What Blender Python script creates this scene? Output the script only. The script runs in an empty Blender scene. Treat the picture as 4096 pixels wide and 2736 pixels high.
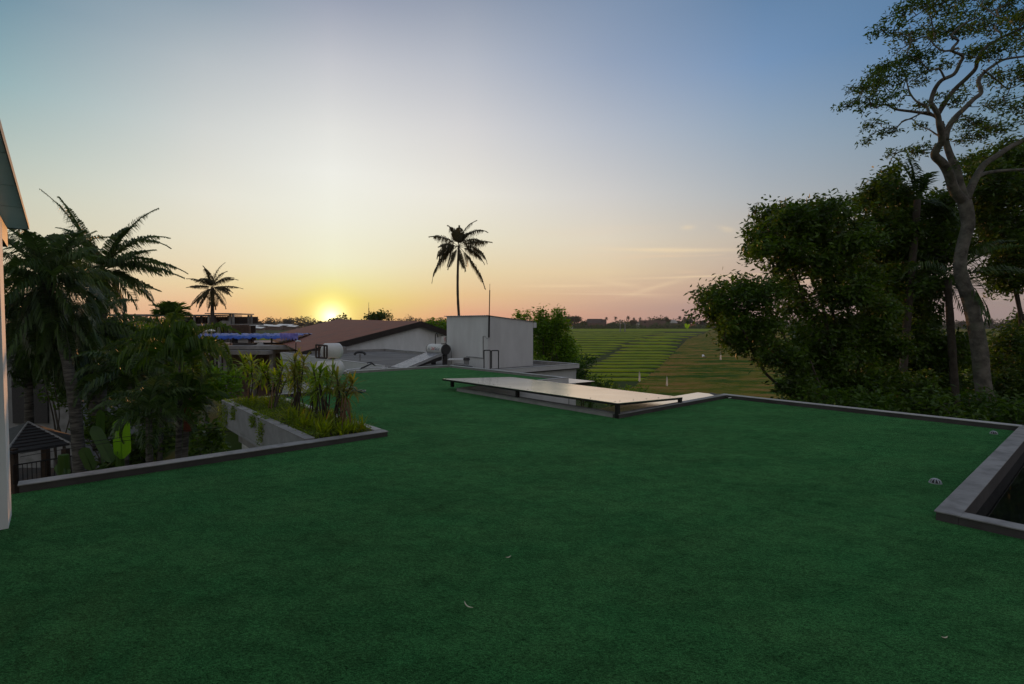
import bpy, math, random
import numpy as np
from mathutils import Vector, Matrix, Quaternion
rng = np.random.default_rng(7); random.seed(7)
S = bpy.context.scene; COL = S.collection
R = math.radians
# ---------------------------------------------------------------- camera
F, HOR, CZ = 2110.0, 1293.0, 1.65
PITCH = math.atan((1368-HOR)/F)
cd = bpy.data.cameras.new('camera'); cam = bpy.data.objects.new('camera', cd); COL.objects.link(cam)
cam.location = (0, 0, CZ); cam.rotation_euler = (math.pi/2-PITCH, 0, 0)
cd.sensor_width = 36; cd.sensor_fit = 'HORIZONTAL'; cd.lens = F/4096*36; cd.clip_start = .05; cd.clip_end = 8000
S.camera = cam
S.view_settings.view_transform = 'Standard'; S.view_settings.look = 'None'
S.view_settings.exposure = 0; S.view_settings.gamma = 1
S.render.resolution_x = 1024; S.render.resolution_y = 684
# ---------------------------------------------------------------- sky
SUN_AZ, SUN_EL = -18.9, 0.6
def lin(c):
    return tuple((x/255/12.92 if x/255 <= .04045 else ((x/255+.055)/1.055)**2.4) for x in c)
w = bpy.data.worlds.new('World'); S.world = w; w.use_nodes = True
nt = w.node_tree; N = nt.nodes; L = nt.links
bg = N['Background']
def wm(op, a, b=None, c=None, clamp=False):
    n = N.new('ShaderNodeMath'); n.operation = op; n.use_clamp = clamp
    for i, v in enumerate((a, b, c)):
        if v is None: continue
        if isinstance(v, (int, float)): n.inputs[i].default_value = v
        else: L.new(v, n.inputs[i])
    return n.outputs[0]
tc = N.new('ShaderNodeTexCoord'); sx = N.new('ShaderNodeSeparateXYZ'); L.new(tc.outputs['Generated'], sx.inputs[0])
X, Y, Z = sx.outputs
el = wm('MULTIPLY', wm('ARCSINE', Z), 180/math.pi)
az = wm('MULTIPLY', wm('ARCTAN2', X, Y), 180/math.pi)
elf = wm('DIVIDE', wm('MAXIMUM', el, 0.0), 90, clamp=True)
elf = wm('POWER', elf, .5)
DUSK = [(0, (138, 126, 126)), (5, (150, 142, 142)), (14, (150, 152, 158)), (30, (138, 148, 162)), (90, (150, 151, 160))]
COLS = [  # sky behind the camera and overhead brightened to lift the foreground
 (-180, [(0, (136, 128, 126)), (8, (174, 165, 160)), (20, (172, 168, 166)), (45, (148, 149, 156)), (90, (150, 151, 160))]),
 (-95, [(0, (150, 130, 125)), (8, (140, 145, 142)), (20, (150, 166, 170)), (45, (140, 154, 170)), (90, (150, 151, 160))]),
 (-44, [(0, (228, 176, 142)), (3, (224, 196, 160)), (6.5, (214, 206, 180)), (10, (202, 205, 188)), (13, (184, 197, 189)), (18, (150, 178, 183)), (24, (112, 146, 164)), (45, (124, 140, 166)), (90, (150, 151, 160))]),
 (-30, [(0, (240, 165, 126)), (1.7, (240, 190, 146)), (3.7, (238, 213, 166)), (7.8, (233, 225, 200)), (11.8, (229, 227, 214)), (17.5, (210, 213, 210)), (22.9, (183, 191, 196)), (28, (141, 159, 174)), (50, (124, 140, 166)), (90, (150, 151, 160))]),
 (-18.7, [(0, (246, 190, 112)), (2.3, (243, 222, 124)), (4.1, (243, 234, 168)), (6.3, (243, 239, 204)), (10.7, (241, 240, 224)), (15, (239, 239, 231)), (19, (227, 227, 223)), (24.8, (197, 199, 205)), (30, (153, 161, 179)), (50, (124, 140, 166)), (90, (150, 151, 160))]),
 (-5, [(0, (232, 160, 130)), (1, (231, 172, 136)), (3.1, (233, 196, 146)), (5.5, (233, 213, 171)), (8.9, (232, 225, 200)), (13.5, (234, 230, 219)), (20, (213, 212, 213)), (26, (182, 187, 198)), (31, (148, 158, 176)), (50, (124, 140, 166)), (90, (150, 151, 160))]),
 (10, [(0, (198, 150, 134)), (1, (204, 160, 138)), (3, (213, 178, 150)), (5.4, (226, 203, 167)), (8.8, (223, 212, 192)), (13.3, (208, 206, 203)), (19.7, (180, 187, 199)), (25.7, (148, 163, 187)), (31, (128, 147, 174)), (50, (118, 136, 166)), (90, (150, 151, 160))]),
 (25, [(0, (162, 136, 134)), (1.7, (172, 146, 141)), (3.9, (190, 162, 146)), (8.1, (193, 181, 167)), (12.3, (173, 178, 182)), (18.3, (146, 165, 185)), (23.9, (118, 148, 184)), (29, (100, 132, 168)), (50, (110, 134, 166)), (90, (150, 151, 160))]),
 (44, [(0, (152, 134, 130)), (1.4, (158, 140, 134)), (5, (152, 142, 140)), (9.8, (131, 141, 151)), (16.3, (110, 139, 160)), (21, (86, 124, 160)), (24, (74, 116, 154)), (50, (124, 140, 166)), (90, (150, 151, 160))]),
 (95, DUSK),
 (180, [(0, (136, 128, 126)), (8, (174, 165, 160)), (20, (172, 168, 166)), (45, (148, 149, 156)), (90, (150, 151, 160))]),
]
def wmix(f, a, b, mode='MIX'):
    n = N.new('ShaderNodeMix'); n.data_type = 'RGBA'; n.blend_type = mode
    if isinstance(f, (int, float)): n.inputs[0].default_value = f
    else: L.new(f, n.inputs[0])
    for i, v in ((6, a), (7, b)):
        if isinstance(v, tuple): n.inputs[i].default_value = (*v, 1)
        else: L.new(v, n.inputs[i])
    return n.outputs[2]
def wmap(v, a, b, c=0, d=1, interp='LINEAR'):
    n = N.new('ShaderNodeMapRange'); n.interpolation_type = interp; L.new(v, n.inputs[0])
    for i, k in enumerate((a, b, c, d)): n.inputs[i+1].default_value = k
    return n.outputs[0]
col = None; pa = None
for a, st in COLS:
    r = N.new('ShaderNodeValToRGB'); r.color_ramp.interpolation = 'LINEAR'; L.new(elf, r.inputs[0])
    e = r.color_ramp.elements
    e[0].position = 0; e[0].color = (*lin(st[0][1]), 1); e[1].position = 1; e[1].color = (*lin(st[-1][1]), 1)
    for d, c in st[1:-1]:
        q = e.new(math.sqrt(d/90)); q.color = (*lin(c), 1)
    col = r.outputs[0] if col is None else wmix(wmap(az, pa, a), col, r.outputs[0])
    pa = a
# thin evening clouds: long streaks stretched along the horizon (direction space)
mp = N.new('ShaderNodeCombineXYZ'); L.new(wm('MULTIPLY', az, .045), mp.inputs[0]); L.new(wm('MULTIPLY', el, .75), mp.inputs[1])
nz = N.new('ShaderNodeTexNoise'); nz.inputs['Scale'].default_value = 1.1; nz.inputs['Detail'].default_value = 5; nz.inputs['Roughness'].default_value = .55; nz.inputs['Distortion'].default_value = .6
L.new(mp.outputs[0], nz.inputs[0])
cl = wmap(nz.outputs[0], .54, .78)
cl = wm('MULTIPLY', cl, wmap(el, 0.3, 3)); cl = wm('MULTIPLY', cl, wmap(el, 11, 6.5)); cl = wm('MULTIPLY', cl, wmap(az, -12, 12)); cl = wm('MULTIPLY', cl, wmap(az, 60, 35))
col = wmix(wm('MULTIPLY', cl, .55), col, lin((240, 206, 168)))
n2 = N.new('ShaderNodeTexNoise'); n2.inputs['Scale'].default_value = .9; n2.inputs['Detail'].default_value = 3
mp2 = N.new('ShaderNodeCombineXYZ'); L.new(wm('MULTIPLY', az, .05), mp2.inputs[0]); L.new(wm('MULTIPLY', el, 1.1), mp2.inputs[1]); mp2.inputs[2].default_value = 4.2
L.new(mp2.outputs[0], n2.inputs[0])
cb = wm('MULTIPLY', wmap(n2.outputs[0], .45, .7), wmap(el, 5.5, 2)); cb = wm('MULTIPLY', cb, wmap(az, 4, 22))
col = wmix(wm('MULTIPLY', cb, .3), col, lin((160, 138, 138)))
# individual thin streaks: az, el, half width, half height, slope, strength
for a0, e0, wa, we, sl, st in ((16.5, 7.55, 6.5, .22, -.045, .5), (21.0, 4.75, 8, .12, .01, .42), (15.2, 3.75, 3.0, .26, .28, .26), (11.6, 4.1, 2.6, .32, -.2, .2), (13.2, 3.0, 3.2, .3, -.1, .14), (5.5, 4.0, 5, .16, 0, .3), (18.3, 9.7, .7, .3, 0, .3), (22.0, 9.3, .8, .3, -.3, .25), (10, 3.1, 6, .1, -.02, .25)):
    da = wm('SUBTRACT', az, a0)
    de = wm('SUBTRACT', wm('SUBTRACT', el, e0), wm('MULTIPLY', da, sl))
    de = wm('ADD', de, wm('MULTIPLY', wm('SUBTRACT', nz.outputs[0], .5), we*2.5))
    q = wm('ADD', wm('POWER', wm('ABSOLUTE', wm('DIVIDE', da, wa)), 2), wm('POWER', wm('ABSOLUTE', wm('DIVIDE', de, we)), 2))
    g = wm('EXPONENT', wm('MULTIPLY', q, -1.2))
    col = wmix(wm('MULTIPLY', g, st), col, lin((246, 220, 178)))
# glow of the sun through the air, then the sun itself
sd = (math.sin(R(SUN_AZ))*math.cos(R(SUN_EL)), math.cos(R(SUN_AZ))*math.cos(R(SUN_EL)), math.sin(R(SUN_EL)))
dp = N.new('ShaderNodeVectorMath'); dp.operation = 'DOT_PRODUCT'; L.new(tc.outputs['Generated'], dp.inputs[0]); dp.inputs[1].default_value = sd
th = wm('MULTIPLY', wm('ARCCOSINE', wm('MINIMUM', dp.outputs['Value'], 1.0)), 180/math.pi)
col = wmix(wmap(th, 4.4, .6, 0, .6, 'SMOOTHSTEP'), col, lin((250, 232, 100)))
gl = wm('EXPONENT', wm('MULTIPLY', wm('POWER', wm('DIVIDE', th, 1.0), 1.3), -1.0))
col = wmix(gl, col, (1.9, 1.75, 1.15), 'ADD')
# below the horizon: dull earth glow
col = wmix(wmap(el, -.2, -3), col, (.06, .06, .05))
L.new(col, bg.inputs[0]); bg.inputs[1].default_value = 1.0
# ---------------------------------------------------------------- sun lamp
sl_ = bpy.data.lights.new('sun', 'SUN'); so = bpy.data.objects.new('sun', sl_); COL.objects.link(so)
sl_.energy = 1.4; sl_.angle = R(.6); sl_.color = (1, .46, .17)
LE = R(1.4)
so.rotation_euler = Vector((math.sin(R(SUN_AZ))*math.cos(LE), math.cos(R(SUN_AZ))*math.cos(LE), math.sin(LE))).to_track_quat('Z', 'Y').to_euler()

# ---------------------------------------------------------------- helpers
YAW = R(49.2); UA = np.array([math.sin(YAW), math.cos(YAW), 0]); VA = np.array([-math.cos(YAW), math.sin(YAW), 0])
GZ = -6.5
def W(u, v, z): return UA*u+VA*v+np.array([0, 0, z])
def ray(px, py):
    x = px-2048; y = 1368-py
    return np.array([x, math.cos(PITCH)*F+math.sin(PITCH)*y, -math.sin(PITCH)*F+math.cos(PITCH)*y])
def P(px, py, d):
    r = ray(px, py); s = d/r[1]; return np.array([r[0]*s, d, CZ+r[2]*s])
def G(px, py, z=GZ):
    r = ray(px, py); s = (z-CZ)/r[2]; return np.array([r[0]*s, r[1]*s, z])

class MB:
    def __init__(s): s.v = []; s.f = []; s.n = 0; s.big = []
    def add(s, v, f):
        v = np.asarray(v, float).reshape(-1, 3)
        s.v.append(v); s.f.extend([tuple(i+s.n for i in q) for q in f]); s.n += len(v)
    def quads(s, v):            # (N,4,3) array: one quad each
        v = np.asarray(v, float); s.v.append(v.reshape(-1, 3)); s.big.append(np.arange(s.n, s.n+len(v)*4).reshape(-1, 4)); s.n += len(v)*4
    def box(s, a, b, fr=None):  # axis box lo..hi; fr maps (x,y,z) to world
        c = [(a[0], a[1], a[2]), (b[0], a[1], a[2]), (b[0], b[1], a[2]), (a[0], b[1], a[2]), (a[0], a[1], b[2]), (b[0], a[1], b[2]), (b[0], b[1], b[2]), (a[0], b[1], b[2])]
        if fr: c = [fr(*p) for p in c]
        s.add(c, [(3, 2, 1, 0), (4, 5, 6, 7), (0, 1, 5, 4), (1, 2, 6, 5), (2, 3, 7, 6), (3, 0, 4, 7)])
    def rb(s, a, b): s.box(a, b, W)     # box in the roof frame
    def prism(s, poly, off):
        p = [np.asarray(q, float) for q in poly]; n = len(p); o = np.asarray(off, float)
        s.add(p+[q+o for q in p], [tuple(range(n))[::-1], tuple(range(n, 2*n))]+[(i, (i+1) % n, (i+1) % n+n, i+n) for i in range(n)])
    def tube(s, pts, rad, n=8, cap=True):
        pts = np.asarray(pts, float); m = len(pts)
        rad = np.full(m, rad) if np.isscalar(rad) else np.asarray(rad, float)
        t = np.gradient(pts, axis=0); t /= np.linalg.norm(t, axis=1)[:, None]+1e-9
        ref = np.array([0, 0, 1.]) if abs(t[0][2]) < .9 else np.array([1., 0, 0])
        a = np.linspace(0, 2*math.pi, n, endpoint=False); V = []
        for i in range(m):
            x = np.cross(t[i], ref); nx = np.linalg.norm(x)
            if nx < .1: x = np.cross(t[i], [1, 0.3, 0]); nx = np.linalg.norm(x)
            x /= nx; y = np.cross(x, t[i]); ref = y if False else ref
            V.append(pts[i]+rad[i]*(np.cos(a)[:, None]*x+np.sin(a)[:, None]*y))
        fs = [(i*n+j, i*n+(j+1) % n, (i+1)*n+(j+1) % n, (i+1)*n+j) for i in range(m-1) for j in range(n)]
        if cap: fs += [tuple(range(n))[::-1], tuple(range((m-1)*n, m*n))]
        s.add(np.concatenate(V), fs)
    def grid(s, V):             # (a,b,3) grid
        a, b = V.shape[:2]; i = np.arange(a*b).reshape(a, b)
        q = np.stack([i[:-1, :-1], i[1:, :-1], i[1:, 1:], i[:-1, 1:]], -1).reshape(-1, 4)
        s.v.append(V.reshape(-1, 3)); s.big.append(q+s.n); s.n += a*b
    def build(s, name, mat, parent=None, origin=None, smooth=False):
        V = np.concatenate(s.v) if s.v else np.zeros((0, 3))
        o_ = np.zeros(3) if origin is None else np.asarray(origin, float)
        if parent is not None and origin is None and 'wo' in parent: o_ = np.array(parent['wo'])
        V = V-o_
        me = bpy.data.meshes.new(name)
        if s.big and not s.f:
            q = np.concatenate(s.big).astype(np.int32); me.vertices.add(len(V)); me.vertices.foreach_set('co', V.astype(np.float32).ravel())
            me.loops.add(q.size); me.loops.foreach_set('vertex_index', q.ravel())
            me.polygons.add(len(q)); me.polygons.foreach_set('loop_start', np.arange(0, q.size, 4, dtype=np.int32)); me.polygons.foreach_set('loop_total', np.full(len(q), 4, np.int32))
            me.update(calc_edges=True); me.validate()
        else:
            f = list(s.f)
            for q in s.big: f += [tuple(r) for r in q.tolist()]
            me.from_pydata(V.tolist(), [], f); me.update()
        if smooth: me.polygons.foreach_set('use_smooth', np.ones(len(me.polygons), bool))
        me.materials.append(mat)
        o = bpy.data.objects.new(name, me); COL.objects.link(o)
        if parent is not None:
            o.parent = parent
            if 'wo' in parent: o['wo'] = list(parent['wo'])
        elif origin is not None: o.location = origin
        return o
def tag(o, label=None, cat=None, group=None, kind=None):
    if label: o['label'] = label
    if cat: o['category'] = cat
    if group: o['group'] = group
    if kind: o['kind'] = kind
    return o
def thing(name, label, cat, origin=(0, 0, 0), group=None, rotz=0):
    o = bpy.data.objects.new(name, None); COL.objects.link(o); o.location = origin; o.rotation_euler = (0, 0, rotz)
    o['wo'] = [float(x) for x in origin]; o.empty_display_size = .2
    return tag(o, label, cat, group)
def local(name, label, cat, group=None):    # thing modelled round its own base at the world origin
    o = thing(name, label, cat, (0, 0, 0), group); return o
def dup(root, loc, rotz=0, scale=1, label=None, group=None, cat=None):
    r = root.copy(); COL.objects.link(r); r.location = loc; r.rotation_euler = (0, 0, rotz); r.scale = (scale,)*3
    if label: r['label'] = label
    if group: r['group'] = group
    if cat: r['category'] = cat
    for ch in list(root.children):
        c = ch.copy(); COL.objects.link(c); c.parent = r
        for g in ch.children:
            d = g.copy(); COL.objects.link(d); d.parent = c
    return r
def put(r, loc, rotz=0, scale=1):
    r.location = loc; r.rotation_euler = (0, 0, rotz); r.scale = (scale,)*3; return r

# ---------------------------------------------------------------- materials
def newmat(name):
    m = bpy.data.materials.new(name); m.use_nodes = True; return m, m.node_tree.nodes, m.node_tree.links, m.node_tree.nodes['Principled BSDF']
def nmat(name, c1, c2, scale=3., rough=.8, bump=.1, bscale=None, detail=6, stretch=(1, 1, 1), metal=0, spec=.4, lo=.35, hi=.65, coord='Object', extra=None, bdist=.02):
    m, n, l, b = newmat(name)
    tc = n.new('ShaderNodeTexCoord'); mp = n.new('ShaderNodeMapping'); mp.inputs['Scale'].default_value = stretch; l.new(tc.outputs[coord], mp.inputs[0])
    t = n.new('ShaderNodeTexNoise'); t.inputs['Scale'].default_value = scale; t.inputs['Detail'].default_value = detail; t.inputs['Roughness'].default_value = .6; l.new(mp.outputs[0], t.inputs[0])
    r = n.new('ShaderNodeValToRGB'); r.color_ramp.elements[0].position = lo; r.color_ramp.elements[1].position = hi
    r.color_ramp.elements[0].color = (*c1, 1); r.color_ramp.elements[1].color = (*c2, 1); l.new(t.outputs[0], r.inputs[0])
    c = r.outputs[0]
    if extra:                   # second noise layer: (scale, colour, strength)
        t3 = n.new('ShaderNodeTexNoise'); t3.inputs['Scale'].default_value = extra[0]; t3.inputs['Detail'].default_value = 5; l.new(mp.outputs[0], t3.inputs[0])
        r3 = n.new('ShaderNodeMapRange'); r3.inputs[1].default_value = .5; r3.inputs[2].default_value = .7; r3.inputs[4].default_value = extra[2]; l.new(t3.outputs[0], r3.inputs[0])
        mx = n.new('ShaderNodeMix'); mx.data_type = 'RGBA'; l.new(r3.outputs[0], mx.inputs[0]); l.new(c, mx.inputs[6]); mx.inputs[7].default_value = (*extra[1], 1); c = mx.outputs[2]
    l.new(c, b.inputs['Base Color']); b.inputs['Roughness'].default_value = rough; b.inputs['Metallic'].default_value = metal; b.inputs['Specular IOR Level'].default_value = spec
    if bump:
        t2 = n.new('ShaderNodeTexNoise'); t2.inputs['Scale'].default_value = bscale or scale*6; t2.inputs['Detail'].default_value = 6; l.new(mp.outputs[0], t2.inputs[0])
        bp = n.new('ShaderNodeBump'); bp.inputs['Strength'].default_value = bump; bp.inputs['Distance'].default_value = bdist; l.new(t2.outputs[0], bp.inputs['Height']); l.new(bp.outputs[0], b.inputs['Normal'])
    return m
def leafmat(name, c1, c2, trans=.45, rough=.5, clump=.8, c3=None):
    m, n, l, b = newmat(name)
    g = n.new('ShaderNodeNewGeometry'); tc = n.new('ShaderNodeTexCoord')
    t = n.new('ShaderNodeTexNoise'); t.inputs['Scale'].default_value = clump; t.inputs['Detail'].default_value = 3; l.new(tc.outputs['Object'], t.inputs[0])
    a = n.new('ShaderNodeMath'); a.operation = 'MULTIPLY_ADD'; l.new(g.outputs['Random Per Island'], a.inputs[0]); a.inputs[1].default_value = .5; l.new(t.outputs[0], a.inputs[2])
    r = n.new('ShaderNodeValToRGB'); e = r.color_ramp.elements; e[0].position = .4; e[1].position = 1.0; e[0].color = (*c1, 1); e[1].color = (*c2, 1)
    if c3: q = e.new(.97); q.color = (*c2, 1); e[len(e)-1].color = (*c3, 1)
    l.new(a.outputs[0], r.inputs[0]); l.new(r.outputs[0], b.inputs['Base Color'])
    b.inputs['Roughness'].default_value = rough; b.inputs['Specular IOR Level'].default_value = .35
    tr = n.new('ShaderNodeBsdfTranslucent'); hs = n.new('ShaderNodeHueSaturation'); hs.inputs['Value'].default_value = 1.6; hs.inputs['Hue'].default_value = .485; hs.inputs['Saturation'].default_value = 1.1
    l.new(r.outputs[0], hs.inputs['Color']); l.new(hs.outputs[0], tr.inputs[0])
    mx = n.new('ShaderNodeMixShader'); mx.inputs[0].default_value = trans; l.new(b.outputs[0], mx.inputs[1]); l.new(tr.outputs[0], mx.inputs[2])
    l.new(mx.outputs[0], n['Material Output'].inputs[0])
    return m
M = {}
M['white'] = nmat('white_render', (.66, .655, .645), (.73, .725, .715), 1.6, .85, .12, 14, stretch=(1.6, 1.6, .5), extra=(1.1, (.58, .57, .555), .5))
M['whitecol'] = nmat('white_paint_smooth', (.66, .66, .66), (.74, .74, .74), 1.5, .7, .08, 20)
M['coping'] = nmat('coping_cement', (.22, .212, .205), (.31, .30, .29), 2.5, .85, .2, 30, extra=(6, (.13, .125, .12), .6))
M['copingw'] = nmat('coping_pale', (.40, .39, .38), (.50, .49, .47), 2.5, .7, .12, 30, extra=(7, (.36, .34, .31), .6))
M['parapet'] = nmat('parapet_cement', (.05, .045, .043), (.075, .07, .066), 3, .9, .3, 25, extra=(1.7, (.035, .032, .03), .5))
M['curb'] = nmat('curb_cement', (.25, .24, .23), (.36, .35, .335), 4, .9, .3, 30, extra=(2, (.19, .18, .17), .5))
M['planterw'] = nmat('planter_cement', (.22, .22, .22), (.30, .30, .30), 2, .9, .2, 20, extra=(2.2, (.15, .15, .14), .6))
M['concrete'] = nmat('raw_concrete', (.20, .19, .18), (.32, .31, .30), .8, .9, .3, 8, extra=(1.5, (.13, .12, .11), .6))
M['hallroof'] = nmat('hall_roof', (.06, .045, .04), (.10, .08, .07), .5, .9, .1)
M['roofgrey'] = nmat('roof_screed', (.14, .13, .12), (.25, .235, .22), .5, .95, .2, 6, spec=.15, stretch=(1, 2.2, 1), extra=(1.1, (.15, .15, .155), .7))
M['tile'] = nmat('brown_roof', (.19, .055, .028), (.26, .08, .042), 2, .8, .3, 9, extra=(1, (.075, .05, .042), .5))
M['fascia'] = nmat('dark_fascia', (.025, .018, .015), (.035, .026, .022), 4, .7, .1)
M['black'] = nmat('black_metal', (.012, .011, .011), (.022, .02, .02), 20, .5, .1, metal=.3)
M['brownmetal'] = nmat('brown_metal', (.035, .02, .014), (.06, .035, .025), 20, .55, .1)
M['grey'] = nmat('grey_plastic', (.2, .2, .2), (.28, .28, .28), 10, .6, .05)
M['dgrey'] = nmat('dark_grey_plastic', (.035, .033, .035), (.05, .048, .05), 10, .55, .05)
M['tank'] = nmat('white_tank', (.62, .61, .58), (.70, .69, .66), 5, .45, .05, 20)
M['steel'] = nmat('galvanised', (.45, .46, .48), (.58, .58, .6), 8, .35, .05, metal=.6)
M['glasspanel'] = nmat('soffit_panel', (.34, .40, .37), (.42, .48, .45), 1.6, .35, .03, 12, extra=(2.5, (.30, .33, .30), .5))
M['bark'] = nmat('pale_bark', (.055, .05, .042), (.17, .155, .13), 3.5, .9, .9, 14, extra=(2.2, (.10, .11, .07), .7), bdist=.04)
M['darkbark'] = nmat('dark_bark', (.045, .036, .028), (.09, .075, .06), 5, .95, .6, 18)
M['palmbark'] = nmat('palm_bark', (.035, .032, .027), (.12, .112, .095), 3, .95, .7, 12, stretch=(1, 1, 6), lo=.4, hi=.6)
M['soil'] = nmat('soil', (.035, .024, .016), (.07, .05, .035), 8, .95, .5)
M['rubble'] = nmat('rubble', (.10, .10, .09), (.3, .29, .27), 4, .9, .5)
M['tilegrey'] = nmat('grey_tiles', (.02, .018, .019), (.038, .035, .035), 6, .75, .3, 12)
M['wood'] = nmat('dark_wood', (.03, .018, .012), (.06, .035, .022), 5, .7, .2, stretch=(1, 1, 6))
M['paleWood'] = nmat('slat_wood', (.30, .2, .12), (.42, .3, .19), 5, .8, .2, stretch=(8, 8, 1))
def transl(m, f, c):
    n = m.node_tree.nodes; l = m.node_tree.links; t = n.new('ShaderNodeBsdfTranslucent'); t.inputs[0].default_value = (*c, 1); x = n.new('ShaderNodeMixShader'); x.inputs[0].default_value = f; l.new(n['Principled BSDF'].outputs[0], x.inputs[1]); l.new(t.outputs[0], x.inputs[2]); l.new(x.outputs[0], n['Material Output'].inputs[0])
transl(M['glasspanel'], .45, (.6, .72, .66))
M['tarp'] = nmat('blue_tarp', (.008, .045, .26), (.02, .10, .5), 1.2, .5, .6, 3, bdist=.1)
M['lilac'] = nmat('lilac_cloth', (.25, .25, .62), (.4, .4, .8), 2, .7, .3)
M['paper'] = nmat('white_cloth', (.7, .7, .69), (.8, .8, .78), 3, .8, .2)
M['hose'] = nmat('green_hose', (.012, .05, .035), (.025, .09, .06), 20, .4, .02)
M['redroof'] = nmat('red_tiles', (.30, .07, .035), (.42, .11, .06), 3, .8, .3)
M['brick'] = nmat('bare_brick', (.13, .085, .065), (.22, .15, .12), 2, .9, .3)
M['sheet'] = nmat('pale_roof_sheet', (.93, .87, .80), (.98, .94, .88), .6, .2, .25, 1.4, spec=.6, metal=.8, bdist=.03, extra=(.9, (.82, .77, .70), .6))
M['pinksheet'] = nmat('peach_sheet', (.85, .72, .62), (.92, .8, .7), .6, .35, .05, 3, spec=.6, metal=.7)
M['redcloth'] = nmat('red_cloth', (.5, .03, .02), (.6, .05, .03), 5, .8, .1)
M['darkcloth'] = nmat('dark_cloth', (.03, .03, .04), (.05, .05, .06), 5, .8, .1)
M['skin'] = nmat('skin', (.25, .13, .08), (.32, .17, .11), 5, .6, .05)
M['redpaint'] = nmat('red_lettering', (.55, .02, .04), (.6, .03, .05), 5, .5, 0)
M['bluepaint'] = nmat('blue_lettering', (.04, .06, .16), (.06, .08, .2), 5, .5, 0)
M['litter'] = nmat('dry_leaf', (.6, .56, .42), (.75, .7, .52), 5, .7, .1)
M['redsheath'] = nmat('palm_sheath', (.10, .02, .008), (.17, .04, .015), 5, .8, .3, stretch=(1, 1, 4))
M['stain'] = nmat('dark_stain', (.10, .09, .08), (.14, .13, .12), 5, .8, 0)
# translucent leaves
M['leafdark'] = leafmat('leaf_dark', (.017, .038, .007), (.085, .16, .014), .35, .45)
M['leafmid'] = leafmat('leaf_mid', (.018, .04, .008), (.075, .14, .015), .4, .45, .9)
M['leaftall'] = leafmat('leaf_tall_tree', (.020, .045, .010), (.085, .15, .022), .45, .5, .7)
M['palm'] = leafmat('palm_leaf', (.02, .045, .012), (.08, .14, .03), .3, .4, .5)
M['palmfar'] = leafmat('palm_leaf_brown', (.04, .038, .014), (.085, .075, .025), .35, .5, .4)
M['areca'] = leafmat('areca_leaf', (.02, .055, .008), (.08, .15, .016), .45, .55, .6)
M['drac'] = leafmat('dracaena_leaf', (.07, .15, .012), (.28, .38, .035), .5, .38, 3)
M['dracy'] = leafmat('dracaena_yellow_leaf', (.09, .13, .02), (.26, .24, .045), .5, .45, 3)
M['cover'] = leafmat('ground_cover_leaf', (.06, .12, .012), (.20, .27, .03), .5, .5, 5)
M['lily'] = leafmat('strap_leaf', (.09, .15, .012), (.27, .33, .03), .55, .4, 4, c3=(.4, .2, .02))
M['banana2'] = leafmat('banana_leaf_dark', (.02, .05, .008), (.05, .11, .015), .4, .4, 2)
M['banana'] = leafmat('banana_leaf', (.10, .27, .004), (.16, .38, .008), .6, .4, 2)
M['shrub'] = leafmat('shrub_leaf', (.018, .05, .007), (.07, .14, .014), .4, .5, .7)
M['bush'] = leafmat('bush_leaf', (.035, .10, .007), (.16, .30, .016), .45, .45, .35)
M['fartree'] = leafmat('far_tree_leaf', (.02, .032, .010), (.045, .065, .02), .4, .7, .1)
M['drybrown'] = leafmat('dry_stalk_leaf', (.16, .09, .05), (.3, .18, .11), .3, .6, 2)

# ================================================================ SETTING
gm = nmat('ground_soil_grass', (.018, .042, .003), (.035, .06, .006), .08, .95, .4, 1.5, spec=.1, extra=(.5, (.05, .045, .015), .5))  # tone darkened so gaps between rice beds read as shaded bands
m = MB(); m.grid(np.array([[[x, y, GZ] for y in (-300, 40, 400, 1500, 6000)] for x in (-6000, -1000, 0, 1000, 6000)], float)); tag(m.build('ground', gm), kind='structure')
# harvested field, low ridges running across
hm, n, l, b = newmat('harvested_field')
tc_ = n.new('ShaderNodeTexCoord'); mp_ = n.new('ShaderNodeMapping'); mp_.inputs['Scale'].default_value = (.25, 1, 1); l.new(tc_.outputs['Object'], mp_.inputs[0])
t1 = n.new('ShaderNodeTexNoise'); t1.inputs['Scale'].default_value = .38; t1.inputs['Detail'].default_value = 7; t1.inputs['Roughness'].default_value = .65; l.new(mp_.outputs[0], t1.inputs[0])
r1 = n.new('ShaderNodeValToRGB'); e = r1.color_ramp.elements; e[0].position = .41; e[0].color = (.04, .10, .005, 1); e[1].position = .60; e[1].color = (.30, .17, .045, 1); q = e.new(.5); q.color = (.15, .15, .012, 1); l.new(t1.outputs[0], r1.inputs[0])
l.new(r1.outputs[0], b.inputs['Base Color']); b.inputs['Roughness'].default_value = .95; b.inputs['Specular IOR Level'].default_value = .1
t2 = n.new('ShaderNodeTexNoise'); t2.inputs['Scale'].default_value = 2.5; t2.inputs['Detail'].default_value = 6; l.new(tc_.outputs['Object'], t2.inputs[0])
bp = n.new('ShaderNodeBump'); bp.inputs['Strength'].default_value = .9; bp.inputs['Distance'].default_value = .5; l.new(t2.outputs[0], bp.inputs['Height']); l.new(bp.outputs[0], b.inputs['Normal'])
def noise1(n_, k=6, seed=0):
    g = np.random.default_rng(seed); x = np.arange(n_); y = np.zeros(n_)
    for i in range(k): y += g.normal()*np.sin(x*(.05*2**i)+g.uniform(0, 6.3))/(1.5**i)
    return y
ys = np.concatenate([np.arange(36, 120, .45), np.arange(120, 300, 1.5), np.arange(300, 720, 6)])
V = []
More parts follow.
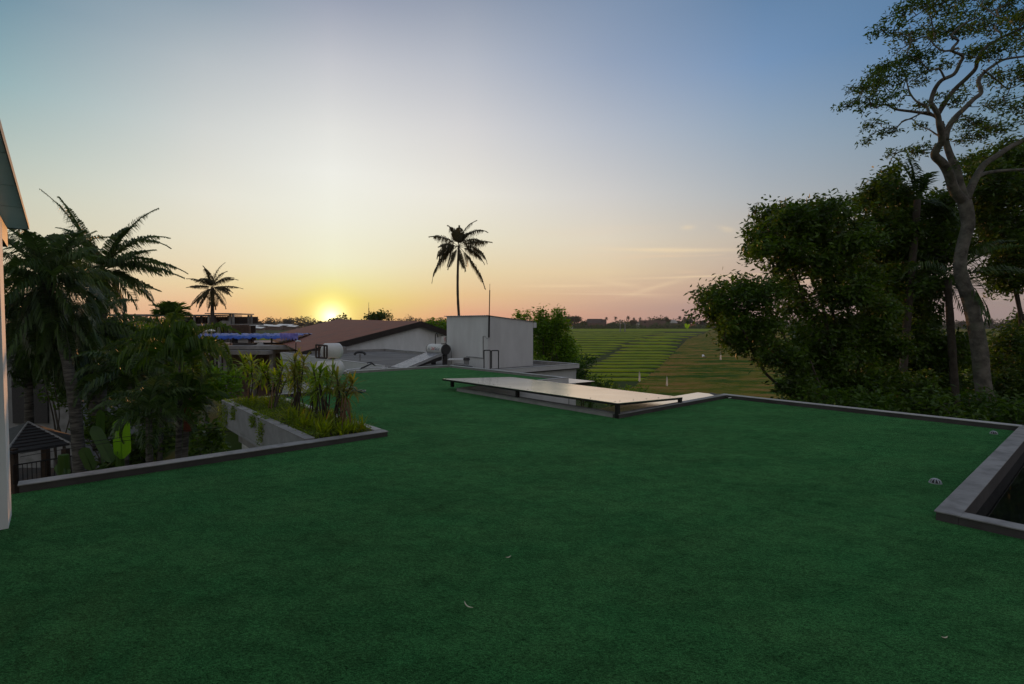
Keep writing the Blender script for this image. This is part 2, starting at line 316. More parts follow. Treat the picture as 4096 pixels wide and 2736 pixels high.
for j, y in enumerate(ys):
    x0 = np.interp(y, [36, 60, 64, 92, 257, 400, 700, 740], [5, 12.5, 14.5, 25.5, 85.5, 146, 264, 281]); xs = x0+np.linspace(-1, 1, 90)*0+np.linspace(0, 1, 90)**1.3*(y*1.05+40-x0)
    per = np.interp(y, [36, 120, 300, 720], [5, 7, 14, 40])
    ph = (y+1.2*np.sin(xs*.045+1)+.5*np.sin(xs*.13))/per; fr = ph-np.floor(ph)
    amp = .16+.0009*y
    z = GZ+.02+amp*np.clip(np.minimum(fr*5, (1-fr)*5), 0, 1)+rng.normal(0, .035+.0001*y, 90)
    V.append(np.stack([xs, np.full(90, y), z], -1))
m = MB(); m.grid(np.array(V)[:, ::-1].copy()); tag(m.build('harvested_field', hm, smooth=True), kind='structure')
# rice in long beds
rm, n, l, b = newmat('rice_crop')
tc_ = n.new('ShaderNodeTexCoord'); sp_ = n.new('ShaderNodeSeparateXYZ'); l.new(tc_.outputs['Object'], sp_.inputs[0])
mp_ = n.new('ShaderNodeMapping'); mp_.inputs['Scale'].default_value = (.4, 1, 1); l.new(tc_.outputs['Object'], mp_.inputs[0])
t1 = n.new('ShaderNodeTexNoise'); t1.inputs['Scale'].default_value = .35; t1.inputs['Detail'].default_value = 8; t1.inputs['Roughness'].default_value = .7; l.new(mp_.outputs[0], t1.inputs[0])
r1 = n.new('ShaderNodeValToRGB'); e = r1.color_ramp.elements; e[0].position = .33; e[0].color = (.15, .28, .002, 1); e[1].position = .72; e[1].color = (.50, .54, .006, 1); q = e.new(.52); q.color = (.30, .40, .004, 1); l.new(t1.outputs[0], r1.inputs[0])
l.new(r1.outputs[0], b.inputs['Base Color']); b.inputs['Roughness'].default_value = .8; b.inputs['Specular IOR Level'].default_value = .15
t2 = n.new('ShaderNodeTexNoise'); t2.inputs['Scale'].default_value = 5; t2.inputs['Detail'].default_value = 5; l.new(tc_.outputs['Object'], t2.inputs[0])
bp = n.new('ShaderNodeBump'); bp.inputs['Strength'].default_value = 1; bp.inputs['Distance'].default_value = .4; l.new(t2.outputs[0], bp.inputs['Height']); l.new(bp.outputs[0], b.inputs['Normal'])
tr = n.new('ShaderNodeBsdfTranslucent'); l.new(r1.outputs[0], tr.inputs[0]); mx = n.new('ShaderNodeMixShader'); mx.inputs[0].default_value = .3
l.new(b.outputs[0], mx.inputs[1]); l.new(tr.outputs[0], mx.inputs[2]); l.new(mx.outputs[0], n['Material Output'].inputs[0])
def bed(mb, x0, x1, ya, yb, h, seed):
    nx = int(max(24, min(260, (x1-x0)/(.35+ya*.004)))); xs = np.linspace(x0, x1, nx); g = np.random.default_rng(seed)
    wob = noise1(nx, 5, seed)*.02*(yb-ya)*(1+ya*.002); edge = np.clip(np.minimum(np.arange(nx), nx-1-np.arange(nx))/3., 0, 1)**.5
    prof = [(0, 0), (.02, .55), (.06, .9), (.14, 1), (.35, 1.02), (.6, .98), (.85, 1), (.95, .9), (1, .3)]
    V = []
    for t, hh in prof:
        y = ya+(yb-ya)*(.5+(t-.5)*edge)+wob*(1-.3*t)+g.normal(0, .012*(yb-ya), nx)
        z = GZ+h*hh*np.clip(edge+.0, .05, 1)+g.normal(0, .05*h, nx)*(hh > .5)
        V.append(np.stack([xs, y, z], -1))
    mb.grid(np.array(V)[:, ::-1].copy())
m = MB()
def D(py): return 17196./(py-1293)
rowM = [1331, 1336.5, 1343, 1353, 1365, 1377, 1392, 1403, 1415, 1427, 1436, 1446, 1458, 1472, 1490, 1508, 1526]
LB = lambda y: np.interp(y, [60, 80, 103, 130, 205, 400, 700], [4, 9, 15.3, 24, 47, 116, 235])
RB = lambda y: np.interp(y, [60, 64, 92, 257, 400, 700], [15.5, 16.8, 27.8, 88, 150, 270])
for i in range(len(rowM)-1):
    yb_, ya_ = D(rowM[i]), D(rowM[i+1]); dl = yb_-ya_
    bed(m, LB(ya_)+1.0, RB(ya_)-.5, ya_+dl*.05, yb_-dl*.40, .24*8.15*dl/ya_, i)  # wide gap shows dark ground in place of a shaded bed front
rowL = [1326, 1331, 1335, 1340, 1347, 1354, 1362, 1371, 1381, 1390, 1399, 1409, 1421, 1433, 1447, 1461]
for i in range(len(rowL)-1):
    yb_, ya_ = D(rowL[i]), D(rowL[i+1]); dl = yb_-ya_
    bed(m, -.02*ya_-4, LB(ya_)-.3, ya_+dl*.05, yb_-dl*.40, .24*8.15*dl/ya_, 50+i)
bed(m, -30, 26, 16, 18, .0, 99) if False else None
for k, (a, bx, c, d) in enumerate([(3, 14.2, 68.5, 73.5), (4, 13.5, 62, 67.5), (5, 12.0, 56, 61)]): bed(m, a, bx, c+.4, d-1.9, .3, 80+k)
# far beds reaching the village, right part too
for i, (ya_, yb_) in enumerate([(530, 600), (605, 680), (685, 745)]): bed(m, -140, 560, ya_, yb_, .5, 200+i)
for i, yy in enumerate([70, 84, 98, 113, 130, 150, 175, 205, 245, 295, 360, 440]): bed(m, yy*.73, yy*1.15, yy, yy*1.09, .3, 300+i)
for i, yy in enumerate([110, 128, 150, 178, 215, 262]): bed(m, -yy*.62, -yy*.30, yy, yy*1.09, .3, 330+i)
tag(m.build('rice_crop', rm, smooth=True), 'bright green rice growing in long beds across the valley', kind='stuff')

# ================================================================ OUR TERRACE
tm, n, l, b = newmat('artificial_turf')
tc_ = n.new('ShaderNodeTexCoord')
def tn(scale, det=4, rough=.6, st=(1, 1, 1), rot=0, dist=0):
    mp = n.new('ShaderNodeMapping'); mp.inputs['Scale'].default_value = st; mp.inputs['Rotation'].default_value = (0, 0, rot); l.new(tc_.outputs['Object'], mp.inputs[0])
    t = n.new('ShaderNodeTexNoise'); t.inputs['Scale'].default_value = scale; t.inputs['Detail'].default_value = det; t.inputs['Roughness'].default_value = rough; t.inputs['Distortion'].default_value = dist; l.new(mp.outputs[0], t.inputs[0]); return t.outputs[0]
def tmr(v, a, b_, c, d):
    k = n.new('ShaderNodeMapRange'); l.new(v, k.inputs[0])
    for i, q in enumerate((a, b_, c, d)): k.inputs[i+1].default_value = q
    return k.outputs[0]
def tmul(a, b_):
    k = n.new('ShaderNodeMath'); k.operation = 'MULTIPLY'; l.new(a, k.inputs[0]); l.new(b_, k.inputs[1]); return k.outputs[0]
big = tmr(tn(.8, 5, .6, (1, 1.7, 1), .5, .4), .3, .7, .8, 1.22)
mid = tmr(tn(6, 8, .8, (1, 1.6, 1), .6, .5), .34, .66, .6, 1.4)
fine = tmr(tn(42, 5, .85, (1, 1.5, 1), .9), .36, .64, .3, 1.75)
vf = tmr(tn(130, 3, .8), .36, .64, .3, 1.7)
sd1 = n.new('ShaderNodeVectorMath'); sd1.operation = 'DOT_PRODUCT'; l.new(tc_.outputs['Object'], sd1.inputs[0]); sd1.inputs[1].default_value = tuple(VA/2.0)
sd2 = n.new('ShaderNodeMath'); sd2.operation = 'PINGPONG'; l.new(sd1.outputs['Value'], sd2.inputs[0]); sd2.inputs[1].default_value = .5
seam = tmr(sd2.outputs[0], .0, .008, .80, 1.0)
val = tmul(tmul(tmul(big, mid), tmul(fine, vf)), seam)
hue = n.new('ShaderNodeMix'); hue.data_type = 'RGBA'; l.new(tmr(tn(1.3, 5, .65, (1, 1.5, 1), .2), .3, .7, 0, 1), hue.inputs[0]); hue.inputs[6].default_value = (.028, .175, .046, 1); hue.inputs[7].default_value = (.062, .20, .058, 1)
vm = n.new('ShaderNodeVectorMath'); vm.operation = 'SCALE'; l.new(hue.outputs[2], vm.inputs[0]); l.new(val, vm.inputs['Scale'])
l.new(vm.outputs[0], b.inputs['Base Color']); b.inputs['Roughness'].default_value = .85; b.inputs['Specular IOR Level'].default_value = .03
shw = n.new('ShaderNodeMath'); shw.operation = 'MULTIPLY'; shw.use_clamp = True; l.new(val, shw.inputs[0]); shw.inputs[1].default_value = .55; l.new(shw.outputs[0], b.inputs['Sheen Weight']); b.inputs['Sheen Roughness'].default_value = .33; b.inputs['Sheen Tint'].default_value = (.26, .74, .28, 1)
bp = n.new('ShaderNodeBump'); bp.inputs['Strength'].default_value = .8; bp.inputs['Distance'].default_value = .012; l.new(tmul(fine, vf), bp.inputs['Height'])
bp2 = n.new('ShaderNodeBump'); bp2.inputs['Strength'].default_value = .55; bp2.inputs['Distance'].default_value = .05; l.new(mid, bp2.inputs['Height']); l.new(bp2.outputs[0], bp.inputs['Normal']); l.new(bp.outputs[0], b.inputs['Normal'])
m = MB()
for (u0, u1, v0, v1) in [(-4, 5.55, -7, 6.97), (5.55, 11.1, .97, 5.74), (5.55, 7.33, 5.74, 6.97), (3.5, 7.33, 6.97, 12.1), (5.35, 7.33, 12.1, 16.5), (7.33, 11.1, 10.6, 16.5)]:
    nu, nv = max(2, int((u1-u0)/.25)), max(2, int((v1-v0)/.25))
    V = np.array([[W(u, v, 0) for v in np.linspace(v0, v1, nv)] for u in np.linspace(u0, u1, nu)]); m.grid(V)
tag(m.build('turf_floor', tm), kind='structure')

PH = .082
h = thing('terrace_house', 'flat roofed house whose green turf terrace has low grey edges', 'house', W(3, 3, GZ))
m = MB()      # body below the turf
for (u0, u1, v0, v1) in [(-4, 5.5, -7, 6.9), (5.6, 11.05, 1.1, 5.7), (3.5, 7.28, 7.1, 12.1), (5.4, 7.28, 12.3, 16.45), (7.38, 11.05, 10.7, 16.45)]:
    m.rb((u0, v0, GZ), (u1, v1, -.03))
m.build('wall', M['white'], h)
NP_ = [0]
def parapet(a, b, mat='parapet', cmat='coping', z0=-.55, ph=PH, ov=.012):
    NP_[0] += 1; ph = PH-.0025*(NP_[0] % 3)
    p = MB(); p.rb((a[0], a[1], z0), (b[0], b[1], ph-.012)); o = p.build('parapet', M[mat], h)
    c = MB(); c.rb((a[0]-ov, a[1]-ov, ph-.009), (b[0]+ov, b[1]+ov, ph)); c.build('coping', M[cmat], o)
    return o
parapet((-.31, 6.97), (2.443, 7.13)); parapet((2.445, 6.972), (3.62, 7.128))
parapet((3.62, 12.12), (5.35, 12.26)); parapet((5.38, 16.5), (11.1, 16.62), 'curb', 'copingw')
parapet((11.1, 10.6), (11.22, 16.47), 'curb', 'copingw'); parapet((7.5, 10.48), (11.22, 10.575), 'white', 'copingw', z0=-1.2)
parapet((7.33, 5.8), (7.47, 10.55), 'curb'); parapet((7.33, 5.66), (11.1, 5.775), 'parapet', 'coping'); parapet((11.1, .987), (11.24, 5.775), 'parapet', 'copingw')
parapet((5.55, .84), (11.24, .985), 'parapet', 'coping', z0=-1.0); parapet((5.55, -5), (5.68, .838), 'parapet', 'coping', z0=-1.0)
# ledge of pale sheets behind the curb
lg = thing('roof_ledge', 'pale sheet covered ledge running outside the dark curb', 'ledge', W(9.5, 6.1, -.02))
for k, (u0, u1) in enumerate([(7.5, 8.75), (8.76, 9.95), (9.96, 11.25)]):
    m = MB(); m.rb((u0, 5.80, -.03), (u1, 6.42, .045)); m.build('sheet', M['sheet'], lg)
m = MB()
for px, py, s_ in ((2856, 1578, .04), (2862, 1577, .03), (2866, 1580, .045), (2890, 1581, .03)):
    c_ = G(px, py, .05); m.tube([c_+(0, -.3, .001), c_+(.01, 0, .001), c_+(0, .3, .001)], [.004, s_*.4, .004], 6)
m.build('stain', M['stain'], lg)
# planter trough
pl = thing('planter', 'long raised cement planter packed with strappy plants beside the turf', 'planter', W(3, 9.3, 0))
m = MB(); m.rb((2.5, 7.16, -.36), (2.62, 11.9, PH)); m.rb((2.62, 11.78, -.36), (3.5, 11.9, PH)); m.rb((2.5, 7.14, -.42), (3.5, 11.9, -.365)); m.build('trough_wall', M['planterw'], pl)
m = MB(); m.rb((2.492, 7.15, PH+.002), (2.628, 11.91, PH+.014)); m.rb((2.63, 11.772, PH+.002), (3.49, 11.91, PH+.014)); m.build('coping', M['coping'], pl)
m = MB(); m.rb((3.5, 7.16, -.36), (3.62, 12.1, PH)); m.build('inner_wall', M['copingw'], pl)
m = MB(); V = np.array([[W(u, v, .03+.03*math.sin(u*9+v*4)) for v in np.linspace(7.14, 11.77, 40)] for u in np.linspace(2.63, 3.49, 8)]); m.grid(V[::-1].copy()); m.build('soil', M['soil'], pl)
# beams carrying the planter
m = MB(); m.rb((2.75, 7.2, -.75), (3.4, 11.7, -.43)); m.build('support_beam', M['concrete'], pl)
# sloping canopy over the light well
cn = thing('well_canopy', 'pale sloping sheet canopy on short black posts over the roof opening', 'canopy', W(8.3, 8, .1))
def cz(u): return .262-(u-7.33)*.045
A_, B_, C_, D_ = (7.22, 11.02), (7.30, 5.66), (9.42, 5.70), (9.42, 10.95)
for k in range(3):
    t0, t1 = k/3, (k+1)/3
    def mixp(p, q, t): return (p[0]+(q[0]-p[0])*t, p[1]+(q[1]-p[1])*t)
    a, b2 = mixp(A_, B_, t0+.001), mixp(A_, B_, t1-.001); d, c = mixp(D_, C_, t0+.001), mixp(D_, C_, t1-.001)
    m = MB(); m.prism([W(*p, cz(p[0])) for p in (a, b2, c, d)], (0, 0, .008)); m.build('sheet', M['sheet'], cn)
m = MB()
for p, q in ((A_, B_), (B_, C_), (C_, D_), (D_, A_)):
    p0, q0 = np.array(p), np.array(q); cpt = np.array([8.33, 8.3]); 
    p0 = p0+(cpt-p0)*.008; q0 = q0+(cpt-q0)*.008
    a, b2 = W(*p0, cz(p0[0])-.034), W(*q0, cz(q0[0])-.034); dv = (b2-a)/np.linalg.norm(b2-a); sd_ = np.cross(dv, [0, 0, 1])*.018
    m.prism([a-sd_, a+sd_, b2+sd_, b2-sd_], (0, 0, .032))
m.build('frame', M['black'], cn)
for (u, v) in ((7.36, 10.78), (7.36, 8.35), (7.34, 5.70), (9.33, 5.71), (9.35, 10.52)):
    m = MB(); z0 = -.01 if (u, v) == (7.34, 5.70) else PH
    m.rb((u-.035, v-.03, z0), (u+.035, v+.03, cz(u)-.034)); m.build('post', M['black'], cn)
for q in range(14):
    u_, v_ = (7.45, 10.4-q*.57) if q < 9 else (7.6+(q-9)*.4, 5.85)
    c_ = np.array(W(u_, v_, cz(u_)+.009)); m = MB(); m.tube([c_, c_+(0, 0, .006)], .010, 6); m.build('screw', M['dgrey'], cn)
# things seen down in the well
m = MB()
for i in range(14): m.rb((11.6, 6.6+i*.12, -3.2), (11.63, 6.7+i*.12, -.75))
tag(m.build('slat_screen', M['paleWood'], origin=W(11.6, 7.4, -3)), 'upright timber slat screen seen below the sheet canopy', 'screen')
# lower awning beyond
aw = thing('side_awning', 'small peach sheet awning fixed outside the far turf corner', 'awning', W(12.7, 12.7, -.5))
m = MB(); m.prism([W(11.24, 12.1, -.36), W(14.3, 12.1, -.40), W(14.3, 13.6, -.40), W(11.24, 13.6, -.36)], (0, 0, .012)); m.build('sheet', M['pinksheet'], aw)
m = MB(); m.rb((11.24, 12.12, -.50), (14.1, 12.18, -.42)); m.rb((14.05, 12.2, -.5), (14.12, 13.5, -.42)); m.rb((12.9, 12.12, -1.2), (13.0, 12.2, -.51)); m.build('frame', M['wood'], aw)
# dark pool at the right
pm, n, l, b = newmat('dark_water'); b.inputs['Base Color'].default_value = (.006, .008, .008, 1); b.inputs['Roughness'].default_value = .04; b.inputs['IOR'].default_value = 1.5
t = n.new('ShaderNodeTexNoise'); t.inputs['Scale'].default_value = 3; t.inputs['Detail'].default_value = 4; bp = n.new('ShaderNodeBump'); bp.inputs['Strength'].default_value = .08; bp.inputs['Distance'].default_value = .03; l.new(t.outputs[0], bp.inputs['Height']); l.new(bp.outputs[0], b.inputs['Normal'])
m = MB(); m.rb((5.68, -5, -.14), (11.0, .84, -.10)); tag(m.build('pool_water', pm), kind='structure')

def vcol(m_, pts, r=.02, n_=6): m_.tube(pts, r, n_)
# dome drains
dd = local('dome_drain', 'bright ribbed dome drain in the middle of the turf by the pool edge', 'drain', 'dome drains in the turf')
for k in range(10):
    a = k*math.pi/5; m = MB(); pts = [(math.cos(a)*r_, math.sin(a)*r_, z_) for r_, z_ in ((.062, .0), (.06, .018), (.045, .04), (.022, .052), (.006, .055))]; m.tube(pts, .0042, 5); m.build('rib', M['steel'], dd)
m = MB(); m.tube([(0, 0, 0), (0, 0, .006)], .068, 16); m.build('flange', M['steel'], dd)
m = MB(); m.tube([(0, 0, .006), (0, 0, .034), (0, 0, .046)], [.048, .040, .012], 12); m.build('strainer', M['dgrey'], dd)
put(dd, G(3741, 1932, .0), .2, .85)
dup(dd, G(3975, 1735, 0), .5, .75, 'faint dome drain near the far corner of the turf')
# pale litter
def litter(px, py, L_, rot, nm, lab):
    m = MB(); t = np.linspace(-1, 1, 9); c_, s_ = math.cos(rot), math.sin(rot)
    pts = [(c_*x*L_-s_*(x*x*L_*.3), s_*x*L_+c_*(x*x*L_*.3), .006+.004*x*x) for x in t]
    m.tube(pts, [.0012+.0022*(1-x*x) for x in t], 5); tag(m.build(nm, M['litter'], origin=(0, 0, 0)), lab, 'dry leaf').location = G(px, py, 0)
litter(1868, 2427, .045, -.9, 'dry_leaf', 'curved pale dry leaf lying alone on the front turf')
litter(2035, 2232, .022, .6, 'dry_leaf', 'tiny pale curl of dry leaf on the middle turf')
litter(3781, 2555, .018, .1, 'dry_leaf', 'small pale dry leaf on the right front turf')
m = MB(); c_ = np.array(G(2920, 1597, 0)); m.tube([c_+(-.035, 0, .03), c_+(.035, .02, .033)], .008, 8); tag(m.build('pipe_stub', M['paper'], origin=c_), 'short white pipe stub in the corner of the far curb', 'pipe')

# ================================================================ LEFT STAIR HOUSE
sh = thing('stair_house', 'white wall and pale panel eaves at the left edge of the terrace', 'building', W(-.5, 5.9, 0))
m = MB(); m.rb((-.75, 5.82, -.04), (-.33, 6.22, 2.5)); m.build('column', M['whitecol'], sh)
m = MB(); m.rb((-.74, -1, 2.38), (-.335, 7.02, 2.56)); m.build('beam', M['brownmetal'], sh)
vs = [7.02, 5.72, 4.86, 3.95, 3.1, 2.2, 1.3, .4]
for i in range(len(vs)-1):
    m = MB(); m.rb((-2.4, vs[i+1]+.006, 2.565), (-.185, vs[i]-.006, 2.60)); m.build('eave_panel', M['glasspanel'], sh)
m = MB(); m.rb((-2.4, 7.025, 2.56), (-.19, 7.035, 2.61)); m.rb((-.183, .2, 2.56), (-.178, 7.02, 2.61)); m.build('roof_edge', M['dgrey'], sh)

# ================================================================ NEIGHBOUR ROOFS
nb = thing('neighbour_house', 'white neighbouring block with grey flat roof behind the turf', 'house', W(13.5, 24, GZ))
m = MB(); m.rb((10.2, 19.8, GZ), (17.0, 33, -.28)); m.rb((11.9, 15.45, GZ), (17.0, 19.79, -.28)); m.build('wall', M['white'], nb)
m = MB(); m.rb((10.3, 19.7, -.28), (16.95, 32.9, -.25)); m.rb((12.0, 15.5, -.277), (16.95, 19.69, -.25)); m.build('flat_roof', M['roofgrey'], nb)
def npar(a, b, mat='white', z0=-.5, z1=-.1):
    m = MB(); m.rb((a[0], a[1], z0), (b[0], b[1], z1-.01)); o = m.build('parapet', M[mat], nb)
    c = MB(); c.rb((a[0]-.01, a[1]-.01, z1-.009), (b[0]+.01, b[1]+.01, z1+.004)); c.build('coping', M['copingw'], o)
npar((11.8, 15.35), (17.1, 15.49), z0=-.28); npar((16.97, 15.5), (17.1, 33.1), 'curb'); npar((10.15, 20), (10.29, 33.1)); npar((10.3, 32.95), (16.95, 33.1), 'curb')
m = MB(); m.rb((11.78, 15.33, -.32), (17.12, 15.345, -.285)); m.build('drip_edge', M['fascia'], nb)
m = MB(); m.box((0, 0, 0), (1, 1, 1), lambda x, y, z: W(12.9+x*.9, 31.9+y*.4, -.25+z*.42)); m.build('roof_block', M['concrete'], nb)
# T vent
m = MB(); c_ = P(1440, 1435, 26); m.tube([c_+(0, 0, -.1), c_+(0, 0, .24)], .045, 8); tv = thing('vent_pipe', 'mushroom topped vent pipe on the grey flat roof', 'vent', c_); m.build('pipe', M['grey'], tv)
m = MB(); m.tube([c_+(-.28, 0, .2), c_+(-.2, 0, .29), c_+(-.1, 0, .33), c_+(.1, 0, .33), c_+(.2, 0, .29), c_+(.28, 0, .2)], .06, 8); m.build('cowl', M['dgrey'], tv)
# white tank room
th_ = thing('tank_room', 'plain white rooftop room with corrugated sheet roof', 'rooftop room', W(14.9, 18.8, -.25))
zr = lambda u: 1.95-(u-13.6)*.098
m = MB(); m.prism([W(13.6, 17.3, -.25), W(16.18, 17.3, -.25), W(16.18, 17.3, zr(16.18)), W(13.6, 17.3, zr(13.6))], VA*3.05); m.build('wall', M['white'], th_)
m = MB(); uu = np.linspace(13.5, 16.3, 3); vv = np.linspace(17.24, 20.45, 120)
V = np.array([[W(u, v, zr(u)+.022+.012*math.sin(v*42)) for v in vv] for u in uu]); m.grid(V[::-1].copy()); V2 = V.copy(); V2[..., 2] -= .006; m.grid(V2); m.build('corrugated_roof', M['steel'], th_)
m = MB(); m.rb((16.19, 17.25, 1.45), (16.35, 17.45, 1.68)); m.build('gutter_end', M['white'], th_)
def conduit(pts, r, nm, mt, parent): m = MB(); m.tube(pts, r, 6); return m.build(nm, M[mt], parent)
q0 = P(1932, 1345, 22.35); cp = thing('conduit', 'thin grey conduit running down and along the white wall', 'conduit', q0)
conduit([P(1932, 1346, 22.2), P(1933, 1430, 22.2)], .018, 'pipe', 'grey', cp); conduit([P(1933, 1433, 22.2), P(1900, 1429, 22.6), P(1866, 1426, 23)], .018, 'pipe', 'grey', cp)
conduit([P(1933, 1346, 22.2), P(1940, 1344, 22.1), P(1947, 1355, 21.9), P(1955, 1352, 21.8)], .009, 'cable', 'grey', cp)
lr = thing('lightning_rod', 'tall thin lightning rod clamped to the white rooftop room', 'lightning rod', P(1956, 1350, 21.8))
conduit([P(1955.5, 1350, 21.8), P(1957, 1262, 21.8)], .04, 'sleeve', 'black', lr); conduit([P(1957, 1262, 21.8), P(1959, 1160, 21.8)], .022, 'rod', 'brownmetal', lr); conduit([P(1959, 1160, 21.8), P(1959.5, 1135, 21.8)], .009, 'tip', 'brownmetal', lr)
# ladder hoops
lh = thing('ladder_rail', 'pair of black square tube hoops at the head of a ladder', 'ladder rail', P(1962, 1478, 20))
for xa, xb, d_, yt, yb_ in ((1936, 1961, 20, 1401, 1474), (1966, 1994, 20.5, 1402, 1473)):
    a, b2, c, d = P(xa, yb_, d_), P(xa, yt+.5, d_), P(xb, yt, d_), P(xb, yb_+2, d_); m = MB(); m.tube([a, b2], .02, 4); m.tube([b2, c], .02, 4); m.tube([c, d], .02, 4); m.build('hoop', M['black'], lh)
# box step with pipes
m = MB(); c_ = P(1860, 1452, 21.8); bx = thing('pump_box', 'low covered pump shelf with dark pipes beside the heater', 'pump', c_)
m.box(P(1793, 1440, 22)-(0, .2, 0), P(1868, 1436, 22)+(0, .4, 0)); m.build('shelf', M['white'], bx)
m = MB(); m.tube([P(1866, 1458, 21.6), P(1866, 1442, 21.6)], .11, 12); m.build('pump_body', M['grey'], bx); m = MB(); m.tube([P(1866, 1441, 21.6), P(1866, 1430, 21.6)], [.14, .12], 12); m.build('pump_cap', M['dgrey'], bx)
for dy in (0, 7, 14): conduit([P(1815, 1452+dy, 21.6), P(1850, 1456+dy*.8, 21.4), P(1890, 1466+dy*.5, 21)], .02, 'pipe', 'dgrey' if dy else 'grey', bx)
# solar water heater
hs = thing('solar_heater', 'solar water heater with sloping tube panel and white lettered tank', 'water heater', W(12.4, 20.1, -.25))
cu, cv, cz_ = 13.12, 19.72, .47
m = MB(); m.tube([W(cu, cv+.02, cz_), W(cu, cv+1.25, cz_)], .235, 28); m.build('tank', M['tank'], hs, smooth=False)
m = MB(); m.tube([W(cu, cv-.04, cz_), W(cu, cv+.02, cz_)], [.225, .245], 28); m.build('end_cap', M['dgrey'], hs)
m = MB(); m.tube([W(cu, cv+1.25, cz_), W(cu, cv+1.31, cz_)], [.245, .225], 28); m.build('end_cap', M['dgrey'], hs)
ax = W(-1.95, 0, -.62); nrm = np.cross(VA, ax/np.linalg.norm(ax)); nrm *= -1 if nrm[2] < 0 else 1
b0 = W(cu-.16, cv+.08, cz_-.17)
fr = lambda x, y, z: b0+ax*x+VA*y+nrm*z
m = MB(); m.box((0, 0, -.06), (1, 1.1, 0), fr); m.build('collector_tray', M['dgrey'], hs)
m = MB()
for i in range(15): m.tube([fr(.02, .05+i*.071, .025), fr(.98, .05+i*.071, .025)], .022, 6)
tb = m.build('glass_tubes', nmat('tube_glass', (.25, .27, .3), (.35, .37, .4), 5, .15, 0, metal=.5, spec=.8), hs)
m = MB(); m.box((0, -.03, -.08), (1.02, 0.01, .05), fr); m.box((0, 1.09, -.08), (1.02, 1.13, .05), fr); m.build('tray_rail', M['steel'], hs)
for u_, v_ in ((cu+.05, cv+.15), (cu+.05, cv+1.1)):
    m = MB(); m.rb((u_-.1, v_-.05, -.25), (u_+.1, v_+.05, cz_-.2)); m.build('leg', M['dgrey'], hs)
m = MB(); m.prism([W(cu-.1, cv+.16, cz_-.3), W(cu-1.7, cv+.16, -.2), W(cu-1.4, cv+.16, -.25), W(cu-.1, cv+.16, 0)], VA*.04); m.build('side_plate', M['dgrey'], hs)
t0 = W(cu, cv+.85, cz_+.22); rr = UA*0+VA*-.13
conduit([t0, t0+(0, 0, .38), t0+(0, 0, .46)+rr*.25, t0+(0, 0, .5)+rr*.8, t0+(0, 0, .46)+rr*1.4, t0+(0, 0, .32)+rr*1.6], .022, 'overflow_pipe', 'black', hs)
t1_ = W(cu, cv+.16, cz_+.28); m = MB(); m.tube([t1_, t1_+(0, 0, .33)], .105, 16); fd = m.build('feeder_tank', M['tank'], hs)
m = MB(); m.tube([t1_-(0, 0, .03), t1_], .12, 16); m.build('base_ring', M['black'], fd); m = MB(); m.tube([t1_+(0, 0, .33), t1_+(0, 0, .36)], .12, 16); m.build('lid', M['black'], fd)
conduit([t1_+(.1, -.05, .28), t1_+(.13, -.1, .1), t1_+(.12, -.12, -.02), t1_+(.3, -.2, -.12), t1_+(.36, -.22, -.35), t1_+(.36, -.22, -.9)], .012, 'cable', 'black', hs)
conduit([t1_+(.06, -.12, .26), t1_+(.08, -.14, .1)], .01, 'cable', 'redpaint', hs)
def letters(txt, u_off, col_, size=.15, par=hs):
    cu_ = bpy.data.curves.new('lettering', 'FONT'); cu_.body = txt; cu_.size = size; cu_.extrude = .002
    o = bpy.data.objects.new('lettering', cu_); COL.objects.link(o); bpy.context.view_layer.update()
    dg = bpy.context.evaluated_depsgraph_get(); me = bpy.data.meshes.new_from_object(o.evaluated_get(dg)); bpy.data.objects.remove(o)
    a0 = math.radians(195); V = np.array([v.co[:] for v in me.vertices]); out = []
    for x, y, z in V:       # wrap onto the tank: text x runs toward the near end (-v)
        a = math.radians(160)-y/.235*1.0+0; a = math.radians(178)-(y-.04)/.24
        rr_ = .2375+z; out.append(W(cu+math.cos(a)*rr_, cv+1.22-u_off-x, cz_+math.sin(a)*rr_))
    o_ = np.array(par['wo']); me.vertices.foreach_set('co', (np.array(out)-o_).astype(np.float32).ravel()); me.update(); me.materials.clear(); me.materials.append(M[col_])
    o = bpy.data.objects.new('lettering', me); COL.objects.link(o); o.parent = par; return o
letters('A', .10, 'bluepaint', .22); letters('Daf', .36, 'redpaint', .2); letters('Solar', .66, 'bluepaint', .2)

# gabled building
gb = thing('gabled_house', 'long brown roofed house with white gable end', 'house', P(1500, 1400, 45))
pk = P(1680, 1285, 40.5); ft = P(1200, 1406, 32.5); rf = P(1905, 1366, 44); r2 = P(1350, 1277, 66); e2 = P(1080, 1352, 58); rf2 = rf+(r2-pk)
gf = np.array([0, 0, -.0])
m = MB(); ov_ = (pk-r2)/np.linalg.norm(pk-r2)*.35
m.add([ft+ov_, pk+ov_, r2, e2], [(0, 1, 2, 3)]); m.add([pk+ov_, rf+ov_, rf2, r2], [(0, 1, 2, 3)])
mid_ = (ft+e2)/2
m.add([r2, e2, e2+(e2-ft)*.3], [(0, 1, 2)]); m.build('roof', M['tile'], gb)
m = MB(); dn = np.array([0, 0, -.42])
m.prism([ft+ov_*1.02, pk+ov_*1.02, pk+ov_*1.02+dn*1.0, ft+ov_*1.02+dn], -ov_*.3); m.prism([pk+ov_*1.02, rf+ov_*1.02, rf+ov_*1.02+dn, pk+ov_*1.02+dn], -ov_*.3); m.build('bargeboard', M['fascia'], gb)
m = MB(); k_ = np.array([0, 0, -.1]); m.prism([ft+k_, pk+k_, rf+k_, np.array([rf[0], rf[1], GZ]), np.array([ft[0], ft[1], GZ])], -ov_*2); m.build('gable_wall', M['white'], gb)

